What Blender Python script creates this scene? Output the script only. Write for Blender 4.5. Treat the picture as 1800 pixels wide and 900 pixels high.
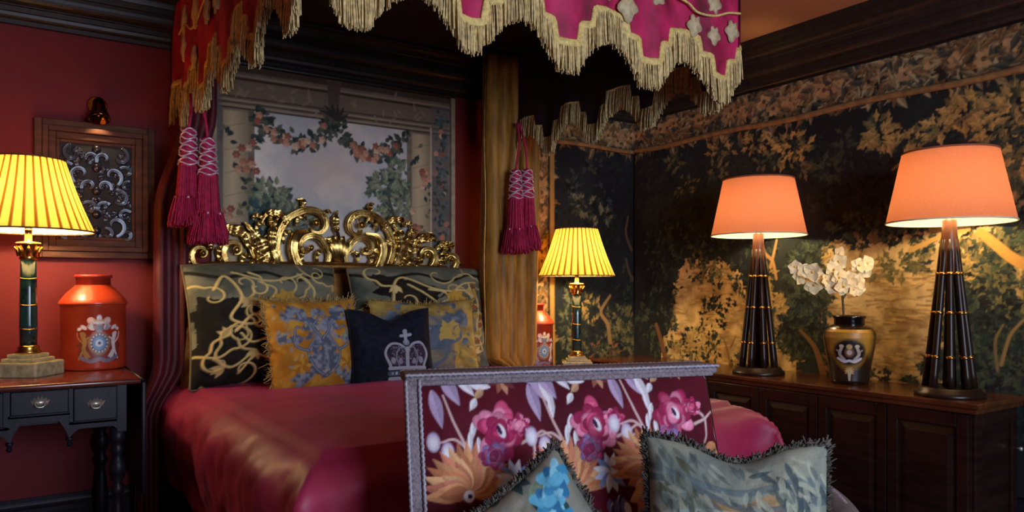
import bpy, bmesh, math, random
import numpy as np
from mathutils import Vector, Matrix

for o in list(bpy.data.objects):
    bpy.data.objects.remove(o, do_unlink=True)
SC = bpy.context.scene
COL = SC.collection

# ------------------------------------------------------------------ camera, light, exposure
CAM_H = 1.12
FOC = 1314.0                      # focal length in pixels of the 1800 x 900 frame
HORIZON = 505.0
YAW = math.radians(56.0)          # view direction, measured from +X (the back wall runs along X)
cam = bpy.data.cameras.new('camera')
cam.sensor_width = 36.0
cam.lens = FOC / 1800.0 * 36.0
cam.shift_y = (HORIZON - 450.0) / 1800.0
cam.clip_start = 0.02
camo = bpy.data.objects.new('camera', cam)
COL.objects.link(camo)
camo.location = (0, 0, CAM_H)
camo.rotation_euler = (math.pi / 2, 0, YAW - math.pi / 2)
SC.camera = camo

XW, YW, XL, YF, ZC = 3.485, 3.70, -1.30, -1.70, 2.45      # room: right wall, back wall, left wall, front wall, ceiling

w = bpy.data.worlds.new('World')
SC.world = w
w.use_nodes = True
bgn = w.node_tree.nodes['Background']
bgn.inputs[0].default_value = (0.55, 0.68, 1.0, 1)
bgn.inputs[1].default_value = 0.35

# daylight coming in through the window in the wall behind the camera
ar = bpy.data.lights.new('window_daylight', 'AREA')
ar.shape = 'RECTANGLE'
ar.size, ar.size_y = 1.5, 1.25
ar.energy = 98
ar.color = (0.66, 0.77, 1.0)
aro = bpy.data.objects.new('window_daylight', ar)
COL.objects.link(aro)
aro.location = (1.15, YF + 0.03, 1.45)
aro.rotation_euler = (math.radians(90), 0, 0)

LAMP_W = 17.0        # pleated lamps
TALL_W = 10.5       # the two tall lamps on the cabinet

vs = SC.view_settings
SC.display_settings.display_device = 'sRGB'
vs.view_transform = 'Standard'
vs.look = 'None'
vs.gamma = 1.0
vs.use_curve_mapping = False
vs.exposure = 0.0

# ------------------------------------------------------------------ helpers
D_ = np.array([math.cos(YAW), math.sin(YAW), 0.0])
R_ = np.array([math.sin(YAW), -math.cos(YAW), 0.0])
CP = np.array([0, 0, CAM_H])


def ray(u, v):
    return D_ + R_ * (u - 900.0) / FOC + np.array([0, 0, -(v - HORIZON) / FOC])


def on_back(u, v, y=None):
    """a point of the photograph taken to the back wall: returns X, Z"""
    d = ray(u, v); k = (YW - 0.02 if y is None else y) / d[1]
    p = CP + d * k
    return p[0], p[2]


def on_right(u, v):
    """... to the right wall: returns distance from the room corner, Z"""
    d = ray(u, v); k = (XW - 0.02) / d[0]
    p = CP + d * k
    return YW - p[1], p[2]


def L(r, g, b):
    def f(c):
        c /= 255.0
        return c / 12.92 if c <= 0.04045 else ((c + 0.055) / 1.055) ** 2.4
    return (f(r), f(g), f(b))


def nodes(m):
    m.use_nodes = True
    nt = m.node_tree
    return nt, nt.nodes, nt.links, nt.nodes['Principled BSDF']


MATS = {}


def M(name, col, rough=0.6, metal=0.0, var=0.2, scale=14.0, bump=0.0, bscale=80.0, sheen=0.0, spec=0.5, coat=0.0, stretch=None, col2=None):
    if name in MATS:
        return MATS[name]
    m = bpy.data.materials.new(name)
    nt, N, K, P = nodes(m)
    tc = N.new('ShaderNodeTexCoord')
    src = tc.outputs['Object']
    if stretch:
        mp = N.new('ShaderNodeMapping'); mp.inputs['Scale'].default_value = stretch
        K.new(src, mp.inputs[0]); src = mp.outputs[0]
    nz = N.new('ShaderNodeTexNoise'); nz.inputs['Scale'].default_value = scale; nz.inputs['Detail'].default_value = 5
    K.new(src, nz.inputs['Vector'])
    rp = N.new('ShaderNodeValToRGB')
    a = tuple(c * (1 - var) for c in col); b = col2 if col2 else tuple(min(1, c * (1 + var)) for c in col)
    rp.color_ramp.elements[0].position = 0.3; rp.color_ramp.elements[1].position = 0.7
    rp.color_ramp.elements[0].color = (*a, 1); rp.color_ramp.elements[1].color = (*b, 1)
    K.new(nz.outputs['Fac'], rp.inputs[0]); K.new(rp.outputs[0], P.inputs['Base Color'])
    P.inputs['Roughness'].default_value = rough
    P.inputs['Metallic'].default_value = metal
    P.inputs['Specular IOR Level'].default_value = spec
    if sheen:
        P.inputs['Sheen Weight'].default_value = sheen
        P.inputs['Sheen Roughness'].default_value = 0.4
        P.inputs['Sheen Tint'].default_value = (*[min(1, c * 1.5 + 0.1) for c in col], 1)
    if coat:
        P.inputs['Coat Weight'].default_value = coat
        P.inputs['Coat Roughness'].default_value = 0.15
    if bump:
        n2 = N.new('ShaderNodeTexNoise'); n2.inputs['Scale'].default_value = bscale; n2.inputs['Detail'].default_value = 3
        K.new(src, n2.inputs['Vector'])
        bp = N.new('ShaderNodeBump'); bp.inputs['Strength'].default_value = bump; bp.inputs['Distance'].default_value = 0.004
        K.new(n2.outputs['Fac'], bp.inputs['Height']); K.new(bp.outputs[0], P.inputs['Normal'])
    MATS[name] = m
    return m


def M_attr(name, rough=0.85, weave=500.0, bump=0.25, sheen=0.1, spec=0.3):
    """woven or printed cloth: colour from the mesh, thread relief from wave textures"""
    if name in MATS:
        return MATS[name]
    m = bpy.data.materials.new(name)
    nt, N, K, P = nodes(m)
    at = N.new('ShaderNodeAttribute'); at.attribute_name = 'Col'
    tc = N.new('ShaderNodeTexCoord')
    nz = N.new('ShaderNodeTexNoise'); nz.inputs['Scale'].default_value = weave; nz.inputs['Detail'].default_value = 2
    K.new(tc.outputs['Object'], nz.inputs['Vector'])
    mr = N.new('ShaderNodeMapRange'); mr.inputs['To Min'].default_value = 0.72; mr.inputs['To Max'].default_value = 1.28
    K.new(nz.outputs['Fac'], mr.inputs['Value'])
    mx = N.new('ShaderNodeMix'); mx.data_type = 'RGBA'; mx.blend_type = 'MULTIPLY'; mx.inputs['Factor'].default_value = 1
    K.new(at.outputs['Color'], mx.inputs['A']); K.new(mr.outputs[0], mx.inputs['B'])
    K.new(mx.outputs['Result'], P.inputs['Base Color'])
    P.inputs['Roughness'].default_value = rough
    P.inputs['Specular IOR Level'].default_value = spec
    P.inputs['Sheen Weight'].default_value = sheen
    bp = N.new('ShaderNodeBump'); bp.inputs['Strength'].default_value = bump; bp.inputs['Distance'].default_value = 0.002
    K.new(nz.outputs['Fac'], bp.inputs['Height']); K.new(bp.outputs[0], P.inputs['Normal'])
    MATS[name] = m
    return m


def M_shade(name, col, attr=False, trans=0.6, inner=None):
    """lampshade cloth that lets the bulb's light through"""
    m = bpy.data.materials.new(name)
    m.use_nodes = True
    N, K = m.node_tree.nodes, m.node_tree.links
    N.clear()
    out = N.new('ShaderNodeOutputMaterial')
    df = N.new('ShaderNodeBsdfDiffuse'); tr = N.new('ShaderNodeBsdfTranslucent'); mx = N.new('ShaderNodeMixShader')
    mx.inputs[0].default_value = trans
    if attr:
        at = N.new('ShaderNodeAttribute'); at.attribute_name = 'Col'; c = at.outputs['Color']
    else:
        tc = N.new('ShaderNodeTexCoord'); nz = N.new('ShaderNodeTexNoise'); nz.inputs['Scale'].default_value = 220
        K.new(tc.outputs['Object'], nz.inputs['Vector'])
        rp = N.new('ShaderNodeValToRGB')
        rp.color_ramp.elements[0].color = (*[x * .8 for x in col], 1); rp.color_ramp.elements[1].color = (*[min(1, x * 1.15) for x in col], 1)
        K.new(nz.outputs['Fac'], rp.inputs[0]); c = rp.outputs[0]
    if inner:        # cream lining on the inside of the cloth
        gm = N.new('ShaderNodeNewGeometry'); ml = N.new('ShaderNodeMix'); ml.data_type = 'RGBA'
        K.new(gm.outputs['Backfacing'], ml.inputs['Factor']); K.new(c, ml.inputs['A']); ml.inputs['B'].default_value = (*inner, 1)
        K.new(ml.outputs['Result'], df.inputs[0])
    else:
        K.new(c, df.inputs[0])
    K.new(c, tr.inputs[0])
    K.new(df.outputs[0], mx.inputs[1]); K.new(tr.outputs[0], mx.inputs[2]); K.new(mx.outputs[0], out.inputs[0])
    return m


def mesh_from(name, V, F, col=None, smooth=True):
    me = bpy.data.meshes.new(name)
    V = np.asarray(V, dtype=np.float32).reshape(-1, 3)
    if isinstance(F, np.ndarray):
        n, k = F.shape
        me.vertices.add(len(V)); me.vertices.foreach_set('co', V.ravel())
        me.loops.add(n * k); me.loops.foreach_set('vertex_index', F.astype(np.int32).ravel())
        me.polygons.add(n); me.polygons.foreach_set('loop_start', np.arange(0, n * k, k, dtype=np.int32))
        me.update(calc_edges=True)
    else:
        me.from_pydata([tuple(map(float, p)) for p in V], [], [tuple(map(int, f)) for f in F])
        me.update()
    if smooth:
        me.polygons.foreach_set('use_smooth', np.ones(len(me.polygons), dtype=bool))
    if col is not None:
        c = np.ones((len(V), 4), dtype=np.float32); c[:, :3] = np.asarray(col).reshape(-1, 3)
        a = me.color_attributes.new('Col', 'FLOAT_COLOR', 'POINT'); a.data.foreach_set('color', c.ravel())
    return me


def link(name, me, mat=None, parent=None):
    o = bpy.data.objects.new(name, me)
    COL.objects.link(o)
    if mat is not None and hasattr(me, 'materials') and not me.materials:
        me.materials.append(mat)
    if parent is not None:
        o.parent = parent
        if parent.type == 'EMPTY':
            o.matrix_parent_inverse = Matrix.Translation(-Vector(parent.location))
    return o


def obj(name, VF, mat, parent=None, smooth=True, col=None):
    return link(name, mesh_from(name, VF[0], VF[1], col, smooth), mat, parent)


def thing(name, loc, label, cat, group=None):
    o = bpy.data.objects.new(name, None)
    COL.objects.link(o)
    o.location = loc
    o.empty_display_size = 0.1
    return tag(o, label, cat, group)


def tag(o, label, cat=None, group=None, kind=None):
    o['label'] = label
    if cat: o['category'] = cat
    if group: o['group'] = group
    if kind: o['kind'] = kind
    return o


def struct(o, label=None):
    o['kind'] = 'structure'
    if label: o['label'] = label
    return o


def copy_tree(o, parent=None):
    c = o.copy(); COL.objects.link(c); c.parent = parent
    if parent is not None:
        c.matrix_parent_inverse = o.matrix_parent_inverse
    for ch in list(o.children):
        copy_tree(ch, c)
    return c


def join(*vfs):
    V, F, n = [], [], 0
    for v, f in vfs:
        v = np.asarray(v, float).reshape(-1, 3)
        V.append(v); F += [tuple(int(i) + n for i in q) for q in f]; n += len(v)
    return np.vstack(V), F


def box(x0, x1, y0, y1, z0, z1, bev=0.0, seg=2):
    if bev <= 0:
        V = [(x0, y0, z0), (x1, y0, z0), (x1, y1, z0), (x0, y1, z0), (x0, y0, z1), (x1, y0, z1), (x1, y1, z1), (x0, y1, z1)]
        F = [(0, 3, 2, 1), (4, 5, 6, 7), (0, 1, 5, 4), (1, 2, 6, 5), (2, 3, 7, 6), (3, 0, 4, 7)]
        return np.array(V, float), F
    bm = bmesh.new()
    bmesh.ops.create_cube(bm, size=1)
    for v in bm.verts:
        v.co = Vector(((x0 + x1) / 2 + v.co.x * (x1 - x0), (y0 + y1) / 2 + v.co.y * (y1 - y0), (z0 + z1) / 2 + v.co.z * (z1 - z0)))
    bmesh.ops.bevel(bm, geom=bm.edges[:], offset=bev, segments=seg, profile=0.5, affect='EDGES')
    bm.verts.index_update()
    V = np.array([v.co[:] for v in bm.verts]); F = [tuple(v.index for v in f.verts) for f in bm.faces]
    bm.free()
    return V, F


def lathe(prof, n=32, c=(0, 0, 0), cap=True, rmod=None):
    prof = np.asarray(prof, float)
    a = np.arange(n) * 2 * math.pi / n
    V = np.zeros((len(prof), n, 3))
    for i, (r, z) in enumerate(prof):
        rr = r * (rmod(a, i) if rmod else 1.0)
        V[i, :, 0] = c[0] + rr * np.cos(a); V[i, :, 1] = c[1] + rr * np.sin(a); V[i, :, 2] = c[2] + z
    F = []
    for i in range(len(prof) - 1):
        for j in range(n):
            k = (j + 1) % n
            F.append((i * n + j, i * n + k, (i + 1) * n + k, (i + 1) * n + j))
    if cap:
        F.append(tuple(range(n - 1, -1, -1))); F.append(tuple((len(prof) - 1) * n + j for j in range(n)))
    return V.reshape(-1, 3), F


def tube(P, r, n=8, flat=None):
    """round tube along points; r a number or list; flat=(sx, sy, up) squashes the section"""
    P = np.asarray(P, float); m = len(P)
    r = np.full(m, float(r)) if np.isscalar(r) else np.asarray(r, float)
    T = np.gradient(P, axis=0); T /= np.linalg.norm(T, axis=1)[:, None] + 1e-9
    ref = np.array([0, 0, 1.0]) if abs(T[0][2]) < 0.9 else np.array([1.0, 0, 0])
    if flat: ref = np.asarray(flat[2], float)
    V = np.zeros((m, n, 3)); a = np.arange(n) * 2 * math.pi / n
    nrm = np.cross(T[0], ref); nrm /= np.linalg.norm(nrm) + 1e-9
    for i in range(m):
        if flat:
            nrm = np.cross(T[i], ref)
        else:
            nrm = nrm - T[i] * nrm.dot(T[i])
        nrm /= np.linalg.norm(nrm) + 1e-9
        b = np.cross(T[i], nrm)
        sx, sy = (flat[0], flat[1]) if flat else (1, 1)
        V[i] = P[i] + r[i] * (np.cos(a)[:, None] * nrm * sx + np.sin(a)[:, None] * b * sy)
    F = []
    for i in range(m - 1):
        for j in range(n):
            k = (j + 1) % n
            F.append((i * n + j, i * n + k, (i + 1) * n + k, (i + 1) * n + j))
    F.append(tuple(range(n - 1, -1, -1))); F.append(tuple((m - 1) * n + j for j in range(n)))
    return V.reshape(-1, 3), F


def bez(pts, n=16):
    """Catmull-Rom curve through points"""
    P = np.asarray(pts, float)
    P = np.vstack([2 * P[0] - P[1], P, 2 * P[-1] - P[-2]])
    out = []
    for i in range(1, len(P) - 2):
        for t in np.linspace(0, 1, n, endpoint=False):
            a, b, c, d = P[i - 1], P[i], P[i + 1], P[i + 2]
            out.append(0.5 * (2 * b + (c - a) * t + (2 * a - 5 * b + 4 * c - d) * t * t + (3 * b - a - 3 * c + d) * t ** 3))
    out.append(P[-2])
    return np.array(out)


def grid_faces(ny, nx):
    i = np.arange((ny - 1) * (nx - 1)); r = i // (nx - 1); c = i % (nx - 1); a = r * nx + c
    return np.stack([a, a + 1, a + nx + 1, a + nx], 1)


def strands(S, E, r, mid=None):
    """three-sided threads from S to E (N x 3 each)"""
    S, E = np.asarray(S, float), np.asarray(E, float); n = len(S)
    a = np.array([0.3, 2.4, 4.5])
    off = np.stack([np.cos(a), np.sin(a), np.zeros(3)], 1)
    Mi = (S + E) / 2 if mid is None else mid
    V = np.zeros((n, 3, 3, 3))
    for k, (P, s) in enumerate(((S, 0.8), (Mi, 1.0), (E, 0.75))):
        V[:, k] = P[:, None, :] + off[None] * r * s
    base = (np.arange(n) * 9)[:, None, None]
    q = np.array([[k * 3 + j, k * 3 + (j + 1) % 3, (k + 1) * 3 + (j + 1) % 3, (k + 1) * 3 + j] for k in range(2) for j in range(3)])
    F = (base + q[None]).reshape(-1, 4)
    return V.reshape(-1, 3), F


def ellipsoid(c, r, n=10, m=7):
    pr = [(math.sin(math.pi * i / (m - 1)) + 1e-4, -math.cos(math.pi * i / (m - 1))) for i in range(m)]
    V, F = lathe(pr, n)
    return V * np.asarray(r) + np.asarray(c), F


def vnoise(ny, nx, cells, rng):
    gy, gx = max(2, int(cells * ny / max(nx, ny)) + 2), max(2, int(cells * nx / max(nx, ny)) + 2)
    g = rng.rand(gy, gx)
    y = np.linspace(0, gy - 1.001, ny); x = np.linspace(0, gx - 1.001, nx)
    y0, x0 = y.astype(int), x.astype(int); fy, fx = y - y0, x - x0
    fy = (fy * fy * (3 - 2 * fy))[:, None]; fx = (fx * fx * (3 - 2 * fx))[None]
    return (g[np.ix_(y0, x0)] * (1 - fy) * (1 - fx) + g[np.ix_(y0, x0 + 1)] * (1 - fy) * fx + g[np.ix_(y0 + 1, x0)] * fy * (1 - fx) + g[np.ix_(y0 + 1, x0 + 1)] * fy * fx)


def fnoise(ny, nx, cells, rng, octv=4):
    s, a, t = 0, 1.0, 0
    for i in range(octv):
        s = s + a * vnoise(ny, nx, cells * 2 ** i, rng); t += a; a *= 0.55
    return s / t


class Canvas:
    """a sheet of cloth sampled on a fine grid; x to the right, y up, in metres (or any unit)"""
    def __init__(s, x0, x1, y0, y1, step, seed=1):
        s.nx = int(round((x1 - x0) / step)) + 1; s.ny = int(round((y1 - y0) / step)) + 1
        s.x = np.linspace(x0, x1, s.nx); s.y = np.linspace(y0, y1, s.ny)
        s.img = np.zeros((s.ny, s.nx, 3)); s.h = np.zeros((s.ny, s.nx)); s.rng = np.random.RandomState(seed)
        s.step = step

    def noise(s, cells, octv=4):
        return fnoise(s.ny, s.nx, cells, s.rng, octv)

    def fill(s, a, b, cells=8, octv=4, lo=0.3, hi=0.7):
        n = np.clip((s.noise(cells, octv) - lo) / (hi - lo), 0, 1)[..., None]
        s.img = np.array(a) * (1 - n) + np.array(b) * n

    def win(s, x0, x1, y0, y1):
        i0, i1 = np.searchsorted(s.x, [x0, x1]); j0, j1 = np.searchsorted(s.y, [y0, y1])
        if i1 <= i0 or j1 <= j0:
            return None
        sl = (slice(j0, j1), slice(i0, i1))
        return sl, s.x[None, i0:i1], s.y[j0:j1, None]

    def put(s, sl, m, col, h=None):
        m = np.clip(m, 0, 1)[..., None]
        s.img[sl] = s.img[sl] * (1 - m) + np.asarray(col) * m
        if h is not None:
            s.h[sl] = np.maximum(s.h[sl], m[..., 0] * h)

    def ell(s, cx, cy, rx, ry, col, rot=0, soft=0.15, alpha=1.0, h=None):
        R = max(rx, ry) * (1 + soft)
        w = s.win(cx - R, cx + R, cy - R, cy + R)
        if w is None: return
        sl, X, Y = w; c, n = math.cos(rot), math.sin(rot)
        a = ((X - cx) * c + (Y - cy) * n) / rx; b = (-(X - cx) * n + (Y - cy) * c) / ry
        d = np.sqrt(a * a + b * b)
        s.put(sl, np.clip((1 + soft - d) / (2 * soft + 1e-6), 0, 1) * alpha, col, h)

    def leaf(s, x, y, ln, wd, ang, col, col2=None, lobes=0, alpha=1.0):
        w = s.win(x - ln, x + ln, y - ln, y + ln)
        if w is None: return
        sl, X, Y = w; c, n = math.cos(ang), math.sin(ang)
        a = ((X - x) * c + (Y - y) * n) / ln; b = (-(X - x) * n + (Y - y) * c) / wd
        aa = np.clip(a, 0, 1)
        hw = np.sin(math.pi * aa ** 0.75)
        if lobes: hw = hw * (0.72 + 0.28 * np.cos(2 * math.pi * lobes * aa))
        e = s.step / wd
        m = np.clip((hw - np.abs(b)) / e + 0.5, 0, 1) * ((a > 0) & (a < 1))
        col = np.asarray(col)
        if col2 is not None:
            s.put(sl, m * alpha * (b > 0), col2); s.put(sl, m * alpha * (b <= 0), col)
        else:
            s.put(sl, m * alpha, col)

    def stroke(s, P, w0, w1=None, col=(1, 1, 1), alpha=1.0, h=None, curve=True):
        P = bez(P, 8) if curve and len(P) > 2 else np.asarray(P, float)
        w1 = w0 if w1 is None else w1; n = len(P) - 1; W = max(w0, w1) + s.step * 2
        w = s.win(P[:, 0].min() - W, P[:, 0].max() + W, P[:, 1].min() - W, P[:, 1].max() + W)
        if w is None: return
        sl, X, Y = w
        best = np.full((Y.shape[0], X.shape[1]), -9.0)
        for i in range(n):
            p, q = P[i], P[i + 1]; d = q - p; l2 = d.dot(d) + 1e-12
            t = np.clip(((X - p[0]) * d[0] + (Y - p[1]) * d[1]) / l2, 0, 1)
            dist = np.hypot(X - p[0] - t * d[0], Y - p[1] - t * d[1])
            best = np.maximum(best, w0 + (w1 - w0) * (i + t) / n - dist)
        s.put(sl, np.clip(best / s.step + 0.5, 0, 1) * alpha, col, h)

    def poly(s, P, a, b=None, wob=0.0, cells=20, alpha=1.0, soft=0):
        P = np.asarray(P, float)
        n1, n2 = s.noise(cells) - 0.5, s.noise(cells) - 0.5
        X = s.x[None] + n1 * wob; Y = s.y[:, None] + n2 * wob
        m = np.zeros((s.ny, s.nx), bool)
        for i in range(len(P)):
            (xa, ya), (xb, yb) = P[i], P[(i + 1) % len(P)]
            if ya == yb: continue
            m ^= ((ya > Y) != (yb > Y)) & (X < (xb - xa) * (Y - ya) / (yb - ya) + xa)
        a = np.asarray(a); n = np.clip((s.noise(cells * 1.5) - 0.3) / 0.4, 0, 1)[..., None]
        c = a if b is None else a * (1 - n) + np.asarray(b) * n
        mm = m[..., None] * alpha
        s.img = s.img * (1 - mm) + c * mm

    def bunch(s, cx, cy, rx, ry, n, ln, pal, lobes=2, wd=0.45, dark=None):
        """a cluster of leaves, the lighter ones on top"""
        if dark is not None:
            for i in range(10):
                t, q = s.rng.rand() * 6.28, s.rng.rand() ** .5
                s.ell(cx + math.cos(t) * q * rx * .8, cy + math.sin(t) * q * ry * .8, rx * .4, ry * .4, dark, soft=.6, alpha=.8)
        for i in range(n):
            t, q = s.rng.rand() * 6.28, s.rng.rand() ** .6
            x, y = cx + math.cos(t) * q * rx, cy + math.sin(t) * q * ry
            k = min(len(pal) - 1, int((i / n) * len(pal) + s.rng.rand() * .9))
            c = np.array(pal[k]) * (0.75 + .5 * s.rng.rand())
            a = t + s.rng.randn() * .9
            l = ln * (.6 + .7 * s.rng.rand())
            s.leaf(x, y, l, l * wd * .6, a, c, c * 0.7, lobes)


def sheet(name, cv, place, mat, parent=None, mask=None):
    """mesh for a Canvas; place(X, Y, H) gives the 3D points"""
    X, Y = np.meshgrid(cv.x, cv.y)
    P = np.stack(place(X, Y, cv.h), -1)
    F = grid_faces(cv.ny, cv.nx)
    if mask is not None:
        F = F[mask.ravel()[F].any(1)]
    me = mesh_from(name, P.reshape(-1, 3), F, cv.img)
    return link(name, me, mat, parent)


def rng(seed):
    return np.random.RandomState(seed)

# ------------------------------------------------------------------ materials
m_red = M('red wall paint', L(110, 17, 22), rough=0.75, var=0.1, scale=3, bump=0.05, bscale=120)
m_ceil = M('ochre ceiling paint', L(186, 132, 86), rough=0.9, var=0.18, scale=1.6)
m_wood = M('dark polished oak', L(38, 21, 15), rough=0.32, var=0.45, scale=6, stretch=(1, 1, 8), bump=0.05, bscale=60, coat=0.3)
m_woodx = M('dark oak mouldings', L(42, 34, 30), rough=0.42, var=0.35, scale=5, stretch=(8, 8, 1))
m_top = M('polished cabinet top wood', L(84, 44, 22), rough=0.22, var=0.4, scale=5, stretch=(6, 1, 1), coat=0.4)
m_table = M('blackened table wood', L(30, 24, 34), rough=0.45, var=0.4, scale=8, stretch=(6, 1, 1), spec=0.3)
m_tabletop = M('reddish table top wood', L(96, 40, 30), rough=0.25, var=0.3, scale=8, stretch=(1, 6, 1), coat=0.4)
m_brass = M('polished brass', L(205, 160, 80), rough=0.25, metal=1.0, var=0.1)
m_pewter = M('pale brass handles', L(214, 208, 188), rough=0.35, metal=0.7, var=0.1)
m_gold = M('antique gilding', L(176, 114, 44), rough=0.26, metal=0.9, var=0.6, scale=26, col2=L(240, 200, 112), bump=.15, bscale=90)
m_dkgold = M('dull gilding', L(150, 104, 50), rough=0.4, metal=0.8, var=0.4, scale=20)
m_floor = M('dark carpet', L(48, 28, 26), rough=0.95, var=0.3, scale=60, bump=0.3)
m_magenta = M('magenta velvet', L(160, 14, 56), rough=0.62, var=0.6, scale=7, stretch=(1.6, 1.6, 1), sheen=0.3, bump=0.2, bscale=30, col2=L(216, 40, 98))
m_maroon = M('maroon velvet', L(84, 8, 22), rough=0.6, var=0.5, scale=10, stretch=(3, 3, .6), sheen=0.35)
m_lining = M('dark canopy lining', L(36, 16, 18), rough=0.9, var=0.2)
m_gimp = M('pale gold braid', L(226, 196, 118), rough=0.6, var=0.3, scale=90, bump=0.6, bscale=260)
m_fringe = M('straw gold fringe', L(216, 192, 134), rough=0.8, var=0.35, scale=70)
m_goldcloth = M('gold velvet lining', L(170, 120, 42), rough=0.6, var=0.45, scale=9, stretch=(4, 4, .6), sheen=0.3)
m_silk = M('crimson shot silk', L(160, 42, 74), rough=0.5, var=0.2, scale=5, sheen=0.08, bump=0.35, bscale=12, spec=0.4)
MATS['crimson shot silk'].node_tree.nodes['Principled BSDF'].inputs['Sheen Tint'].default_value = (.85, .3, .85, 1)
m_tassel = M('magenta tassel thread', L(188, 24, 74), rough=0.7, var=0.3, scale=60)
m_bead = M('pink metal thread', L(240, 196, 206), rough=0.3, metal=0.3, var=0.3, scale=60)
m_print = M_attr('painted print', rough=0.4, weave=200, bump=0.02, sheen=0, spec=0.5)
m_tap = M_attr('woven tapestry wool', rough=0.95, weave=330, bump=0.6)
m_fab = M_attr('patterned upholstery', rough=0.8, weave=420, bump=0.3, sheen=0.02, spec=0.2)
m_canvas = M_attr('painted canvas panel', rough=0.75, weave=300, bump=0.25, sheen=0)

# ------------------------------------------------------------------ the room
struct(obj('floor', box(XL, XW + .1, YF, YW + .1, -0.06, 0.0), m_floor, smooth=False), 'dark carpeted floor of the bedroom')
struct(obj('ceiling', box(XL, XW + .1, YF, YW + .1, ZC, ZC + .06), m_ceil, smooth=False), 'ochre painted ceiling above the dark cornice')
struct(obj('wall_back', box(XL, XW + .1, YW, YW + .1, 0, ZC), m_red, smooth=False), 'deep red wall behind the bed')
struct(obj('wall_right', box(XW, XW + .1, YF, YW, 0, ZC), m_red, smooth=False), 'wall behind the large tapestry and the lamps')
struct(obj('wall_left', box(XL - .1, XL, YF, YW, 0, ZC), m_red, smooth=False), 'red wall left of the side table')
wx0, wx1, wz0, wz1 = 0.4, 1.9, 0.82, 2.08
struct(obj('wall_front', join(box(XL, wx0, YF - .1, YF, 0, ZC), box(wx1, XW, YF - .1, YF, 0, ZC), box(wx0, wx1, YF - .1, YF, 0, wz0), box(wx0, wx1, YF - .1, YF, wz1, ZC)), m_red, smooth=False), 'red wall with the window, behind the viewer')
m_glass = M('window glass', L(205, 220, 235), rough=0.1, var=0.02)
win = struct(obj('window_1', join(box(wx0, wx0 + .05, YF - .08, YF - .02, wz0, wz1), box(wx1 - .05, wx1, YF - .08, YF - .02, wz0, wz1), box(wx0, wx1, YF - .08, YF - .02, wz0, wz0 + .05), box(wx0, wx1, YF - .08, YF - .02, wz1 - .05, wz1)), m_woodx, smooth=False), 'window in the wall behind the viewer')
for i in range(3):
    for j in range(2):
        a = wx0 + .05 + i * .467; b = wz0 + .05 + j * .58
        obj('pane', box(a, a + .455, YF - .055, YF - .045, b, b + .57), m_glass, win, smooth=False)


def moulding(name, prof, axis, a, b, mitre_a, mitre_b, mat):
    """extrude a profile of (offset from wall, z) along a wall; the ends mitred by the offset"""
    V, F, n = [], [], len(prof)
    for e, (end, mt) in enumerate(((a, mitre_a), (b, mitre_b))):
        for off, z in prof:
            s = end + mt * off
            V.append((s, YW - off, z) if axis == 'x' else (XW - off, s, z))
    for i in range(n):
        j = (i + 1) % n
        F.append((i, j, n + j, n + i))
    F.append(tuple(range(n))); F.append(tuple(range(2 * n - 1, n - 1, -1)))
    return obj(name, (V, F), mat, smooth=False)


def arc(o0, z0, o1, z1, bulge, n=6):
    """a curved stretch of moulding profile between two points"""
    out = []
    for i in range(n + 1):
        t = i / n; k = math.sin(math.pi * t) * bulge
        dx, dz = o1 - o0, z1 - z0; ln = math.hypot(dx, dz)
        out.append((o0 + dx * t - dz / ln * k, z0 + dz * t + dx / ln * k))
    return out


CORN = [(0, 2.20), (.022, 2.20), (.022, 2.215)] + arc(.022, 2.217, .045, 2.24, -.008) + [(.052, 2.243), (.052, 2.262), (.06, 2.265)] + arc(.06, 2.268, .10, 2.32, -.018) + [(.108, 2.322), (.108, 2.345)] + arc(.112, 2.348, .15, 2.385, .012) + [(.165, 2.39), (.165, 2.415), (.18, 2.42), (.18, ZC), (0, ZC)]
struct(moulding('trim_1', CORN, 'x', XL, XW, 0, -1, m_woodx), 'dark moulded cornice along the red back wall')
struct(moulding('trim_2', CORN, 'y', YF, YW, 0, -1, m_woodx), 'dark ribbed cornice above the tapestry')
BASE = [(0, 0), (.03, 0), (.03, .17), (.024, .18), (.024, .20)] + arc(.024, .20, .008, .235, .006) + [(.008, .245), (0, .245)]
struct(moulding('baseboard_back', BASE, 'x', XL, XW, 0, -1, m_table), 'dark tall skirting board under the red wall')
struct(moulding('baseboard_right', BASE, 'y', YF, YW, 0, -1, m_table), 'dark skirting board of the tapestry wall')

# ------------------------------------------------------------------ tapestry
NAVY, INK, BOTTLE = L(14, 20, 32), L(16, 18, 17), L(32, 46, 42)
MOSS, OLIVE, GOLD, PALE = L(62, 72, 50), L(112, 104, 62), L(176, 146, 82), L(212, 188, 126)
TAN, SAND = L(152, 124, 74), L(212, 182, 122)
RUST = L(140, 88, 50)
BZ = 2.015      # lower edge of the top border
tap = thing('tapestry', (XW, YW, 0.3), 'huge dark green woodland tapestry with golden leaves hung around the room corner', 'tapestry')


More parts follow.
